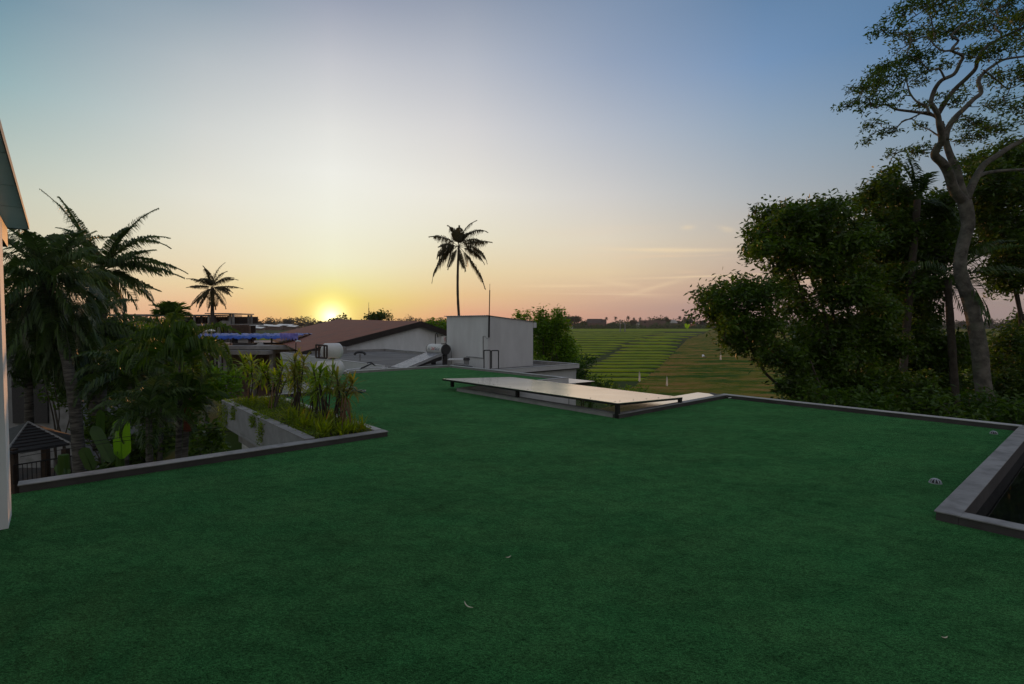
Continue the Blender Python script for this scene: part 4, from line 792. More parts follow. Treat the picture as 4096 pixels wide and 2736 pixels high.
# areca palms
def areca(lab, base, top, r_, n_, Lf, leaf, sd, sh=None, **k):
    g = dep(sd); cf = rcrown(n_, Lf, g, k.pop('elr', (0, 80)), k.pop('dr', (70, 130)), nl=k.pop('nl', 48), ll=k.pop('ll', .5)*1.15, lw=k.pop('lw', .055), hang=k.pop('hang', .6), vshape=.6)
    rt = palm('areca_palm', lab, base, top, r_, cf, leaf, M['palmbark'], sd)
    if sh:
        m_ = MB(); t = np.asarray(top, float); m_.tube([t-(0, 0, sh), t-(0, 0, sh*.5), t+(0, 0, .05)], [r_*1.9, r_*1.6, r_], 8); o = m_.build('crownshaft', M['redsheath'], rt)
    return rt
areca('slender palm with bright hanging fronds just left of the planter', P(708, 1990, 13.2), P(725, 1440, 13.2), .065, 16, 1.7, M['areca'], 61, 0, elr=(20, 85), dr=(120, 190), hang=.85, ll=.6)
areca('green palm crown in front of the unfinished building', P(640, 1850, 17), P(655, 1420, 17), .06, 15, 1.9, M['areca'], 62, 0, elr=(-10, 75), ll=.6, hang=.6)
areca('small feathery palm top silhouetted left of the distant coconut palm', P(690, 1650, 26), P(684, 1268, 26), .07, 11, 1.05, M['areca'], 63, 0, elr=(0, 75), dr=(60, 100), ll=.5, lw=.05, hang=.35)
areca('drooping low palm between the banana leaf and the slender palm', P(600, 1980, 12), P(595, 1650, 12), .07, 15, 1.15, M['palm'], 64, 0, elr=(-10, 75), dr=(90, 150), ll=.42, lw=.03, hang=.6)
areca('low palm with trailing fronds behind the drooping one', P(500, 1900, 15), P(520, 1500, 15), .07, 14, 1.7, M['palm'], 65, 0, elr=(-20, 65), ll=.5)
areca('reddish sheathed palm by the planter end', P(735, 1900, 12.8), P(752, 1600, 12.8), .06, 10, 1.1, M['shrub'], 66, .75, elr=(-5, 60), ll=.4)
# shrubs filling the garden
GL = [([(120, 1250, 90, 70), (250, 1300, 110, 80), (380, 1330, 110, 80), (300, 1420, 110, 70), (470, 1320, 80, 60), (150, 1380, 80, 60)], 25, 'dark broad tree mass behind the left palm crowns', 'leafdark'), ([(600, 1330, 110, 45), (520, 1400, 110, 55), (640, 1420, 110, 60)], 24, 'green shrubbery under the unfinished building at left', 'bush'), ([(800, 1500, 90, 55), (880, 1540, 90, 55), (760, 1590, 80, 50)], 21, 'leafy green bush behind the far end of the planter', 'bush'),
      ([(420, 1500, 120, 70), (300, 1560, 110, 60), (520, 1560, 100, 70)], 23, 'dark bush behind the palm trunks', 'leafdark'), ([(560, 1480, 100, 70), (660, 1550, 90, 70), (600, 1650, 90, 70)], 19, 'dark bush behind the drooping low palm', 'leafdark'),
      ([(160, 1480, 60, 60), (230, 1420, 80, 60), (300, 1450, 80, 60)], 22, 'dark bush left of the palm trunks', 'leafdark'), ([(420, 1700, 90, 70), (560, 1800, 90, 70), (650, 1750, 80, 70), (480, 1850, 120, 50)], 17, 'dark undergrowth below the banana leaves', 'leafdark'), ([(760, 1700, 60, 60), (800, 1780, 60, 40), (860, 1740, 50, 50)], 15, 'dark undergrowth under the planter wall', 'leafdark')]
for i, (ls, d_, lb, lf) in enumerate(GL): shrub(ls, d_, lb, 70+i, lf, .24, .10, 62, 24)
# banana plants
def banana(name_l, base, lvs, sd):
    mt_ = M['banana' if sd in (1, 9) else 'banana2']
    rt = thing('banana_plant', name_l, 'banana plant', base); base = np.asarray(base, float)
    m_ = MB(); m_.tube([base, base+(0, 0, 1.2)], [.13, .08], 8); m_.build('stem', M['shrub'], rt)
    for (tip, tipw, start, facing, bend) in lvs:
        s_, t_ = np.asarray(start, float), np.asarray(tip, float); ax_ = t_-s_; Lf = np.linalg.norm(ax_); ax_ = ax_/Lf
        sd_ = np.asarray(facing, float); sd_ = unit(sd_-ax_*np.dot(sd_, ax_)); nn = np.cross(ax_, sd_)
        ts = np.linspace(0, 1, 16); wd = tipw*np.clip(np.minimum(ts*5+.25, ((1-ts)*7)**.5), 0, 1)
        V_ = np.array([[s_+ax_*Lf*t+sd_*w_*c+nn*(abs(c)*.18*w_+bend*t*t*Lf) for c in (-1, -.6, -.25, 0, .25, .6, 1)] for t, w_ in zip(ts, wd)])
        m_ = MB(); m_.grid(V_); m_.build('leaf', mt_, rt, smooth=True)
        m_ = MB(); m_.tube([base+(0, 0, 1.1), (base+(0, 0, 1.1)+s_)/2, s_], .02, 5, cap=False); m_.tube(V_[:, 3]+nn*.006, np.linspace(.016, .004, 16), 5, cap=False); m_.build('midrib', mt_, rt)
    return rt
BD = 12.6
banana('banana plant holding up one bright yellow green leaf', P(485, 2000, BD), [(P(480, 1672, BD), .20, P(487, 1835, BD-.1), (1, .1, 0), .0)], 1)
banana('banana plant with dark torn leaves left of the bright leaf', P(420, 2050, BD+.4), [(P(370, 1700, BD+.4), .13, P(450, 1850, BD), (.8, .4, 0), .02), (P(330, 1790, BD), .12, P(370, 1880, BD), (.7, .5, .2), .0), (P(405, 1640, BD+1), .1, P(400, 1800, BD+1), (.5, .8, 0), .02)], 2)
banana('young banana plant with one small leaf just over the left curb', P(262, 2080, 9.5), [(P(232, 1852, 9.5), .10, P(262, 1905, 9.4), (.8, .3, .3), .0)], 3)
# cables across the garden
wr = thing('overhead_cable', 'pair of thin dark cables sagging across the banana leaf', 'cable', P(480, 1760, 10.5))
for dy in (0, 13):
    m = MB(); t = np.linspace(0, 1, 14); m.tube([P(80+x*900, 1815-x*110+dy*(1+x*.3)+40*4*(x*x-x)*.4, 10.3+x*3) for x in t], .006, 4); m.build('cable', M['black'], wr)
# garden pavilion
pv = thing('garden_pavilion', 'low open pavilion with grey tiled hip roof and dark railing', 'pavilion', P(150, 1900, 15))
def PV(px, py, d): return P(px, py, d)
rd = PV(112, 1688, 17.5); f0, f1 = PV(20, 1812, 14.6), PV(278, 1772, 16.2); bk = PV(330, 1752, 19.5); lf_ = PV(-120, 1770, 17.5)
m = MB(); m.add([rd, f0, f1, bk, lf_, f0+(0, 0, -.07), f1+(0, 0, -.07)], [(0, 1, 2), (0, 2, 3), (0, 4, 1), (1, 5, 6, 2)])
pr = m.build('roof', M['tilegrey'], pv)
m = MB()
for k in range(1, 9):
    t = k/9; a, b2 = rd+(f0-rd)*t, rd+(f1-rd)*t; m.tube([a+(0, 0, .012), b2+(0, 0, .012)], .016, 4)
m.build('tile_course', M['fascia'], pr)
m = MB(); m.tube([rd, f1], .035, 6); m.tube([rd, f0], .035, 6); m.build('ridge', M['curb'], pr)
for px, d_ in ((182, 15.6), (262, 15.9), (52, 14.9)):
    m = MB(); c_ = PV(px, 1795, d_); m.box(c_+(-.075, -.075, -2.2), c_+(.075, .075, 0)); m.build('post', M['wood'], pv)
m = MB(); a, b2 = PV(52, 1862, 14.7), PV(300, 1822, 15.9); m.tube([a, b2], .02, 4)
for k in range(15): q = a+(b2-a)*k/14; m.tube([q, q-(0, 0, .55)], .013, 4)
m.build('railing', M['black'], pv)
m = MB(); m.box(PV(40, 1960, 16)-(2, 0, .2), PV(320, 1960, 16)+(0, 2.5, 0)); m.build('deck', M['wood'], pv)
# pale house behind the left palms
lhs = thing('garden_house', 'pale walled house with dark roof edge behind the left palms', 'house', P(130, 1500, 27))
m = MB(); m.box((-30, 27, GZ), (P(300, 1400, 27)[0], 34, P(100, 1385, 27)[2])); m.build('wall', M['planterw'], lhs)
m = MB(); m.box((-30.5, 26.6, P(100, 1370, 27)[2]), (P(330, 1400, 27)[0], 34.5, P(100, 1352, 27)[2])); m.build('roof', M['fascia'], lhs)
m = MB(); c_ = P(118, 1600, 26.9); m.box((c_[0]-.9, 26.9, c_[2]-1.2), (c_[0]+.9, 26.98, c_[2]+1)); m.build('window', M['dgrey'], lhs)
rdr = thing('tiled_house', 'small patch of red tiled roof glimpsed through the left palms', 'house', P(90, 1320, 40))
m = MB(); a = P(20, 1345, 40); m.prism([a, a+(3, 0, 0), a+(2.6, 1, 1), a+(.5, 1, 1)], (0, 3, 0)); m.build('roof', M['redroof'], rdr)
m = MB(); m.box((a[0]+.1, 40.2, GZ), (a[0]+2.9, 43, a[2]-.02)); m.build('wall', M['white'], rdr)

# ================================================================ PLANTER PLANTS
def strap(mb, base, azi, el, Ls, wd, droop, k=6, g=rng):
    e = el; p = np.asarray(base, float); pts = [p]
    for i in range(k-1):
        p = p+np.array([math.cos(e)*math.sin(azi), math.cos(e)*math.cos(azi), math.sin(e)])*Ls/(k-1); pts.append(p); e -= droop/(k-1)*(.4+1.2*i/k)
    pts = np.array(pts); sd_ = np.array([math.cos(azi), -math.sin(azi), 0]); ts = np.linspace(0, 1, k); wv = wd*.5*np.sin(np.clip(ts*.86+.14, 0, 1)*math.pi)**.6; wv[-1] = wd*.03
    mb.grid(np.stack([pts-sd_*wv[:, None], pts-np.array([0, 0, 1])*(wv*.35)[:, None], pts+sd_*wv[:, None]], 1))
def dracaena(lab, base, H_, sd, leaf='drac', heads=4, stake=3, Ls=.26, spread=.13):
    g = dep(sd); rt = thing('cordyline', lab, 'potted plant' if False else 'plant', base, 'strap leaved shrubs in the planter'); base = np.asarray(base, float)
    ms = MB(); mf = MB()
    for h_ in range(max(3, heads-1)):
        top = base+np.array([g.normal(0, spread), g.normal(0, spread*.8), H_*g.uniform(.62, 1.0) if h_ else H_*.93]); b0_ = base+np.array([g.normal(0, .035), g.normal(0, .035), 0])
        p = [b0_, b0_+(top-b0_)*.35+g.normal(0, .015, 3), b0_+(top-b0_)*.7+g.normal(0, .02, 3), top]; ms.tube(p, [.014, .013, .011, .010], 6)
        n_ = int(26+g.integers(0, 10))
        for i in range(n_):
            t = i/n_; c_ = top-np.array([0, 0, .17*(1-t)]); strap(mf, c_, g.uniform(0, 6.28), R(-25+95*t**1.5+g.uniform(-12, 12)), Ls*g.uniform(.75, 1.15), .034*g.uniform(.8, 1.2), R(g.uniform(25, 95)*(1.3-t)), g=g)
    ms.build('stem', M['darkbark'], rt); mf.build('foliage', M[leaf], rt)
    for s_ in range(stake):
        m_ = MB(); a = g.uniform(0, 6.28); bb = base+np.array([math.cos(a)*.13, math.sin(a)*.11, -.05]); m_.tube([bb, base+np.array([g.normal(0, .02), g.normal(0, .02), .42+g.uniform(-.08, .1)])], .008, 5); m_.build('stake', M['drybrown'] if g.uniform() > .5 else M['wood'], rt)
    return rt
PLT = [(2.9, 11.35, .92, 'far end clump, tall bright fan of leaves by the trough end', 'drac', 5), (3.15, 10.75, .80, 'second clump from the far end, leaning pale leaves', 'drac', 4), (3.0, 10.2, .88, 'third clump from the far end with open star shaped head', 'drac', 4),
       (3.2, 9.6, .86, 'fourth clump from the far end, dense and dark', 'drac', 5), (3.1, 9.15, 1.06, 'tallest clump in the middle with thin yellowish top', 'dracy', 4), (3.2, 8.75, .72, 'low drooping clump in the middle of the row', 'drac', 4),
       (3.18, 8.2, .90, 'dense clump on many stakes, third from the near end', 'drac', 6), (3.25, 7.85, .86, 'wilting yellow and brown clump beside the white drums', 'dracy', 5)]
for i, (u, v, H_, lb, lf, hd) in enumerate(PLT): dracaena('cordyline in the planter: '+lb, W(u, v, .04), H_, 100+i, lf, hd, stake=3+(i > 5)*2)
dr_ = thing('staked_stump', 'bare staked stems tied together at the near end of the planter', 'plant stakes', W(3.22, 7.5, .03)); c_ = W(3.22, 7.5, .03); g = dep(140)
for k in range(6):
    m = MB(); a = k*1.05; m.tube([c_+(math.cos(a)*.10, math.sin(a)*.09, 0), c_+(g.normal(0, .02), g.normal(0, .02), .46+g.uniform(-.06, .1))], .010, 5); m.build('stake', M['drybrown'], dr_)
m = MB()
for i in range(14): strap(m, c_+(0, 0, .25+.01*i), g.uniform(0, 6.28), R(g.uniform(-30, 30)), .14, .015, R(60), g=g)
m.build('withered_leaf', M['drybrown'], dr_)
def lily(lab, base, n_, Ls, sd, leaf='lily', wd=.026):
    g = dep(sd); m_ = MB()
    for i in range(n_): strap(m_, np.asarray(base)+(g.normal(0, .05), g.normal(0, .05), 0), g.uniform(0, 6.28), R(g.uniform(35, 85)), Ls*g.uniform(.6, 1.15), wd*g.uniform(.7, 1.2), R(g.uniform(10, 70)), g=g)
    tag(m_.build('strap_lily', M[leaf], origin=np.asarray(base)), lab, 'plant', 'grassy clumps in the planter')
LY = [(3.05, 7.28, 'nearest grassy clump at the planter corner by the dark curb'), (3.32, 7.33, 'grassy clump with orange tips at the planter near corner'), (2.85, 7.42, 'grassy clump left of the nearest stakes'), (3.3, 7.68, 'grassy clump right of the bare stakes'), (2.95, 7.72, 'grassy clump between the stakes and the wilting plant'), (3.1, 8.0, 'grassy clump under the wilting plant'), (2.85, 8.2, 'grassy clump below the many staked plant'), (3.3, 8.5, 'grassy clump along the pale inner wall'), (2.9, 8.7, 'grassy clump in mid planter'), (3.0, 9.25, 'broad leaved clump in mid planter'), (2.85, 11.2, 'yellowish broad clump at the far end of the planter'), (3.05, 10.6, 'dark green broad clump near the far end')]
for i, (u, v, lb) in enumerate(LY): lily(lb, W(u, v, .04), 46 if i < 9 else 26, .30 if i < 9 else .26, 160+i, wd=.022 if i < 9 else .04)
g = dep(190); m = MB()
n_ = 7500; uu = g.uniform(2.60, 3.5, n_); vv = g.uniform(7.2, 11.85, n_); zz = .05+g.uniform(0, 1, n_)**1.5*.10*(1+.5*np.sin(vv*3)); C = UA*uu[:, None]+VA*vv[:, None]+np.array([0, 0, 1])*zz[:, None]; Q = [leafquads(C, .055, .018, .5, g=g)]
n_ = 1700; hang = np.array([9.15, 9.6, 10.9, 11.5, 11.75]); kk = g.integers(0, len(hang), n_); t = g.uniform(0, 1, n_)**1.4; dep_ = np.array([.30, .12, .18, .45, .5])[kk]
C = UA*(2.56-.08*np.minimum(t*3, 1)+g.normal(0, .02, n_))[:, None]+VA*(hang[kk]+g.normal(0, .10, n_)*(1-.6*t))[:, None]+np.array([0, 0, 1])*(.12-t*(dep_+.1))[:, None]; Q.append(leafquads(C, .05, .018, .2, .4, g=g))
n_ = 1500; uu = 3.5+g.normal(0, .03, n_); vv = g.uniform(7.3, 11.9, n_); C = UA*uu[:, None]+VA*vv[:, None]+np.array([0, 0, .07])+np.array([0, 0, 1])*g.uniform(0, .07, n_)[:, None]; Q.append(leafquads(C[np.sin(vv*5) > -.2], .05, .016, .5, g=g))
m.quads(np.concatenate(Q)); tag(m.build('ground_cover', M['cover']), 'feathery green ground cover spilling over the planter wall', kind='stuff')
for i, (v, L_) in enumerate(((11.6, .95), (9.0, .7), (11.85, .45))):
    m = MB(); c_ = W(2.46, v, .08); zz = np.linspace(0, -L_, 60); m.quads(leafquads(c_+np.stack([g.normal(0, .012, 60)+.03*np.sin(zz*5), g.normal(0, .012, 60), zz], -1), .045, .018, .2, .3, g=g)); m2 = m.build('trailing_vine', M['cover'], origin=c_); tag(m2, ['longest vine trailing from the far end of the planter wall', 'thin vine dangling from the middle of the planter wall', 'short vine at the far corner of the planter wall'][i], 'vine', 'vines hanging from the planter')

# ================================================================ BUSH AND TREE BEHIND THE WHITE ROOM
D5 = 31
L5 = [(2170, 1272, 45, 25), (2240, 1262, 28, 20), (2190, 1320, 50, 40), (2240, 1310, 50, 40), (2230, 1380, 60, 50), (2160, 1400, 50, 50), (2260, 1400, 45, 45), (2220, 1460, 70, 45), (2170, 1480, 60, 40), (2280, 1450, 40, 40), (2140, 1330, 40, 40), (2090, 1270, 30, 14)]
b5 = P(2210, 1560, D5); b5[2] = GZ
tree('bushy_tree', 'rounded bright green tree right behind the white rooftop room', 'tree', b5, stems(b5, [P(2210, 1400, D5), P(2170, 1290, D5), P(2240, 1280, D5), P(2090, 1280, D5+1), P(2250, 1420, D5)], .16, 9), crown_px(L5, D5, 9, .8), M['bush'], 28, .22, .085, M['darkbark'], 85, .17, seed=9)
D6 = 27
L6 = [(2310, 1470, 45, 30), (2350, 1440, 30, 22), (2330, 1510, 55, 30), (2390, 1540, 60, 25), (2300, 1540, 60, 30), (2360, 1580, 60, 20)]
b6 = P(2320, 1600, D6); b6[2] = GZ
tree('shrub', 'darker leafy shrub right of the white annex corner', 'shrub', b6, stems(b6, [P(2320, 1520, D6), P(2350, 1450, D6), P(2390, 1540, D6)], .08, 10), crown_px(L6, D6, 10, .5), M['shrub'], 26, .18, .07, M['darkbark'], 70, .15, seed=10)
for i, (px, py, w_, h_, d_, lb) in enumerate(((2540, 1560, 60, 22, 40, 'low dark bush at the near edge of the rice beside a flag'), (2590, 1585, 50, 18, 38, 'low green bush behind the sheet canopy'), (2470, 1600, 60, 18, 36, 'low weedy bush behind the middle of the canopy'))):
    cs = [(px-w_*.6, py+5, w_*.6, h_), (px, py, w_*.6, h_*1.2), (px+w_*.6, py+6, w_*.6, h_)]; shrub(cs, d_, lb, 200+i, 'bush', .2, .08, 22, 18)
def spear(px, py, d_, h_, lab, sd):
    b_ = P(px, py, d_); banana(lab, b_-(0, 0, 1.6), [(b_+(-.35, 0, h_), .16, b_+(-.1, 0, -.2), (.9, .4, 0), 0), (b_+(.25, .3, h_*.9), .15, b_+(.1, 0, -.2), (.9, -.3, 0), 0)], sd)
spear(2450, 1565, 30, .55, 'young banana plant behind the middle of the canopy', 5)
spear(2360, 1560, 24, .25, 'young banana plant below the small peach awning', 2)

# ---------------------------------------------------------------- flags in the fields
def flag(px, py, h_px, d_, lab, lean=0.):
    h_ = h_px/F*d_; b_ = P(px, py, d_); b_[2] = GZ; top = P(px, py-h_px, d_)
    rt = thing('bird_scarer_flag', lab, 'flag', b_, 'white bird scaring flags in the rice')
    m_ = MB(); m_.tube([b_, top+(lean*.3, 0, .05)], .02, 5); m_.build('pole', M['paleWood'], rt)
    w_ = h_*.26; ts = np.linspace(0, 1, 10); V_ = np.array([[top-np.array([0, 0, h_*t])+np.array([w_*c*(t**.7)*(1 if t < .93 else .6)-w_*.35*t+lean*t, .08*math.sin(t*6+c*3), -.12*h_*c*t]) for c in (0, .35, .7, 1)] for t in ts]); m_ = MB(); m_.grid(V_); V_[..., 1] += .01; m_.grid(V_); m_.build('cloth', M['paper'], rt)
flag(2557, 1523, 40, 70, 'white flag standing in the green rice, left of the pair'); flag(2667, 1541, 38, 66, 'white flag at the edge of the brown field, right of the pair'); flag(2882, 1437, 34, 112, 'white flag far out in the brown field')
rg = thing('fallen_sheet', 'white cloth fallen flat on the brown field near the far flag', 'cloth', G(2820, 1425)); m = MB()
V = np.array([[G(2808+16*a, 1422+5*b2+3*a, GZ+.35)+(0, 0, .3*math.sin(a*5+b2*3)) for a in np.linspace(0, 1, 8)] for b2 in np.linspace(0, 1, 5)]); m.grid(V); V[..., 2] += .02; m.grid(V[::-1].copy()); m.build('cloth', M['paper'], rg)
pb = thing('bent_pole', 'pale leaning pole seen in the brown field under the trees', 'pole', G(3600, 1480)); m = MB(); m.tube([P(3560, 1428, 40), P(3598, 1466, 40), P(3615, 1462, 40)], .035, 6); m.tube([P(3598, 1466, 40), P(3590, 1490, 40)], .03, 6); m.build('rod', M['paper'], pb)

# ---------------------------------------------------------------- field worker
def person(px, py, d_, h_, lab):
    b_ = P(px, py, d_); s_ = h_/1.7; me = bpy.data.meshes.new('body')
    J = [(0, 0, .92), (0, 0, 1.15), (0, .02, 1.38), (0, .03, 1.5), (0, .04, 1.66), (.1, 0, .88), (.13, -.05, .48), (.13, .05, .05), (.15, -.08, .0), (-.1, 0, .88), (-.14, .1, .5), (-.15, .2, .07), (-.16, .08, .0), (.2, .02, 1.36), (.27, -.1, 1.1), (.24, -.3, .98), (-.2, .02, 1.36), (-.28, -.05, 1.08), (-.25, -.25, .9)]
    E_ = [(0, 1), (1, 2), (2, 3), (3, 4), (0, 5), (5, 6), (6, 7), (7, 8), (0, 9), (9, 10), (10, 11), (11, 12), (2, 13), (13, 14), (14, 15), (2, 16), (16, 17), (17, 18)]
    rad_ = [.15, .14, .15, .06, .10, .09, .065, .045, .04, .09, .065, .045, .04, .065, .045, .035, .065, .045, .035]
    me.from_pydata([tuple(q*s_ for q in j) for j in J], E_, []); o = bpy.data.objects.new('body', me); COL.objects.link(o); o.modifiers.new('s', 'SKIN'); me.skin_vertices[0].data[0].use_root = True
    for i, r_ in enumerate(rad_): me.skin_vertices[0].data[i].radius = (r_*s_, r_*s_)
    o.modifiers.new('b', 'SUBSURF').levels = 1; bpy.context.view_layer.update(); m2 = bpy.data.meshes.new_from_object(o.evaluated_get(bpy.context.evaluated_depsgraph_get())); bpy.data.objects.remove(o)
    rt = thing('person', lab, 'person', b_); m2.materials.clear(); m2.materials.append(M['skin']); o = bpy.data.objects.new('body', m2); COL.objects.link(o); o.parent = rt
    for nm_, z0, z1, r0, mt in (('shirt', .88, 1.44, .19, 'redcloth'), ('trousers', .3, .9, .16, 'darkcloth'), ('hat', 1.68, 1.8, .17, 'paleWood')):
        m_ = MB(); m_.tube([b_+(0, 0, z0*s_), b_+(0, 0, (z0+z1)/2*s_), b_+(0, 0, z1*s_)], [r0*s_, r0*s_*.95, r0*s_*(.25 if nm_ == 'hat' else .9)], 12); m_.build(nm_, M[mt], rt, smooth=True)
person(3012, 1338, 330, 1.7, 'tiny person in a red shirt standing in the far brown field')

# ================================================================ BUILDING SITE AND BACKGROUND, LEFT
us = thing('unfinished_building', 'grey concrete building frame under construction at left', 'building', P(700, 1400, 95))
BD_ = 95
def X(px, d=BD_): return (px-2048)/F*d
def Zp(py, d=BD_): return CZ-(py-HOR)/F*d
m = MB()
for (xa, xb, y0, y1, d0, d1) in [(300, 920, 1296, 1302, 95, 108), (820, 920, 1252, 1256, 95, 104), (560, 822, 1258, 1262, 96, 108), (300, 560, 1256, 1262, 97, 108)]:
    m.box((X(xa), d0, Zp(y1)), (X(xb), d1, Zp(y0)))
m.build('slab', M['concrete'], us)
xs_ = [X(p) for p in (310, 360, 420, 480, 540, 590, 640, 700, 765, 817, 870, 915)]
for xx in xs_:
    for dd_ in (95.3, 102): m = MB(); m.box((xx-.2, dd_, GZ), (xx+.2, dd_+.4, Zp(1302)-.01)); m.build('column', M['concrete'], us)
for xx in [X(p) for p in (565, 600, 655, 700, 760, 818, 905, 917)]:
    for dd_ in (96.3, 103): m = MB(); m.box((xx-.15, dd_, Zp(1296)+.01), (xx+.15, dd_+.3, Zp(1257 if xx > X(819) else 1262)-.01)); m.build('column', M['concrete'], us)
m = MB()
for k in range(34): xx = X(570)+k*.45; m.tube([(xx, 97.5, Zp(1296)), (xx+.1, 97.5, Zp(1262))], .045, 4)
m.build('props', M['wood'], us)
m = MB(); m.box((X(300), 104.5, GZ), (X(918), 104.8, Zp(1303))); m.box((X(560), 105.5, Zp(1295)), (X(918), 105.8, Zp(1264))); m.build('back_wall', M['fascia'], us)
m = MB(); a = (X(868), 95, Zp(1297)); m.prism([a, (X(885), 95, Zp(1283)), (X(919), 95, Zp(1283)), (X(919), 95, Zp(1297))], (0, .3, 0)); m.build('stair_wall', M['concrete'], us)
fx = thing('timber_formwork', 'upright timber formwork right of the unfinished building', 'formwork', P(950, 1340, 92)); m = MB()
for k in range(22): xx = X(918+k*3.6, 92); m.tube([(xx, 92, GZ), (xx, 92, Zp(1300+2*(k % 3), 92))], .05, 4)
m.build('post', M['wood'], fx); m = MB(); m.box((X(915, 92), 92.1, Zp(1303, 92)), (X(995, 92), 92.3, Zp(1299, 92))); m.box((X(915, 92), 93, GZ), (X(990, 92), 93.2, Zp(1304, 92))); m.build('board', M['brick'], fx)
# concrete shell with blue tarpaulin
cs_ = thing('concrete_shell', 'raw concrete house shell with thick slab edges beside the planter', 'building', P(900, 1420, 42)); SD = 42
def XS(px, d=SD): return (px-2048)/F*d
def ZS(py, d=SD): return CZ-(py-HOR)/F*d
m = MB(); m.box((XS(700), SD, ZS(1398)), (XS(1215), SD+14, ZS(1384))); m.box((XS(770), SD-.8, ZS(1416)), (XS(1090), SD+13, ZS(1401))); m.build('slab', M['concrete'], cs_)
for px in (800, 895, 1000, 1080, 1150): m = MB(); m.box((XS(px-7), SD+.1, GZ), (XS(px+7), SD+.6, ZS(1417))); m.build('column', M['curb'], cs_)
m = MB(); m.box((XS(780), SD+5, GZ), (XS(1210), SD+5.3, ZS(1418))); m.build('inner_wall', M['brick'], cs_)
m = MB(); m.box((XS(900), SD+3, ZS(1383)), (XS(1190), SD+3.1, ZS(1376))); m.box((XS(930), SD+11.8, ZS(1383)), (XS(1190), SD+12, ZS(1345))); m.build('parapet', M['fascia'], cs_)
bt = thing('tarpaulin_shelter', 'work shelter roofed with crumpled blue tarpaulin', 'shelter', P(960, 1384, 45)); TDp = 44
g = dep(220); nx, ny = 70, 14; V = []
for j in range(ny):
    t = j/(ny-1); y = 43.5+t*4.5
    V.append([( (733+(1178-733)*i/(nx-1)-2048)/F*(43.5), y, CZ-(1346-t*6-HOR)/F*43.5+.10*math.sin(t*math.pi)+g.normal(0, .035)+.025*math.sin(i*.9+j)+(.0 if j else -.12-.09*g.uniform())) for i in range(nx)])
V = np.array(V); m = MB(); m.grid(V[::-1].copy()); V3 = V.copy(); V3[..., 2] -= .03; m.grid(V3); m.build('tarpaulin', M['tarp'], bt, smooth=True)
m = MB()
for px in (745, 830, 915, 1000, 1080, 1170):
    for dd_ in (43.8, 47.6): xx = (px-2048)/F*43.6; m.tube([(xx, dd_, ZS(1384)-.1), (xx, dd_, CZ-(1345-HOR)/F*43.6)], .04, 5)
m.build('post', M['wood'], bt)
m = MB(); xx0, xx1 = XS(1120, 43.4), XS(1192, 43.4); V = np.array([[(xx0+(xx1-xx0)*i/20, 43.35+.04*math.sin(i*1.7), CZ-((1333+30*t*(.5+.5*abs(math.sin(i*.9))))-HOR)/F*43.4) for i in range(21)] for t in np.linspace(0, 1, 6)]); m.grid(V); V[..., 1] += .02; m.grid(V[::-1].copy()); m.build('hanging_cloth', M['lilac'], bt)
bl = thing('backboard_pile', 'covered dark heap with pale boxes under the blue tarpaulin', 'materials pile', P(950, 1384, 44)); m = MB()
p0 = P(925, 1372, 43.9); m.prism([p0, P(958, 1372, 43.9), P(958, 1352, 43.9), P(945, 1351, 43.9), P(925, 1362, 43.9)], (0, 1.5, 0)); m.build('covered_heap', M['black'], bl)
m = MB(); m.box(P(952, 1371, 43.8), P(992, 1353, 43.8)+(0, 1, 0)); m.build('box', M['copingw'], bl); m = MB(); m.box(P(930, 1384, 43.5), P(1015, 1373, 43.5)+(0, 2, 0)); m.build('plinth', M['dgrey'], bl)
pn = thing('loose_sheet', 'pale panels stacked on the concrete slab edge', 'panel', P(1040, 1384, 42.5)); m = MB(); m.box(P(1003, 1386, 42.3), P(1072, 1382, 42.3)+(0, 1.5, 0)); m.build('panel', M['copingw'], pn); m = MB(); m.prism([P(1025, 1381, 42.6), P(1043, 1381, 42.6), P(1040, 1371, 42.6), P(1030, 1373, 42.6)], (0, .5, 0)); m.build('offcut', M['copingw'], pn)
wc = thing('metal_canopy', 'small white sheet canopy on thin steel legs over the slab', 'canopy', P(810, 1384, 41)); m = MB()
m.prism([P(752, 1320, 40.5), P(775, 1327, 39.5), P(862, 1325, 39.5), P(850, 1320, 41.5)], (0, 0, .06)); m.build('sheet', M['paper'], wc)
for px, d_ in ((756, 40.5), (784, 39.7), (813, 40.6), (846, 39.8)): m = MB(); m.tube([P(px, 1384, d_), P(px, 1326, d_)], .045, 5); m.tube([P(px-4, 1384, d_), P(px-4, 1326, d_)], .02, 4); m.build('leg', M['steel'], wc)
lmp = thing('lamp_bracket', 'small white curved lamp reflector above the planter plants', 'lamp', P(1188, 1370, 15)); m = MB(); V = np.array([[P(1182+22*a, 1366+6*abs(a-.5)-5*math.sin(b2*3.1), 15+b2*.2) for a in np.linspace(0, 1, 8)] for b2 in np.linspace(0, 1, 5)]); m.grid(V); V[..., 2] += .008; m.grid(V[::-1].copy()); m.build('reflector', M['paper'], lmp); m = MB(); m.tube([P(1184, 1370, 15.1), P(1182, 1430, 15.1)], .012, 5); m.build('stem', M['black'], lmp)
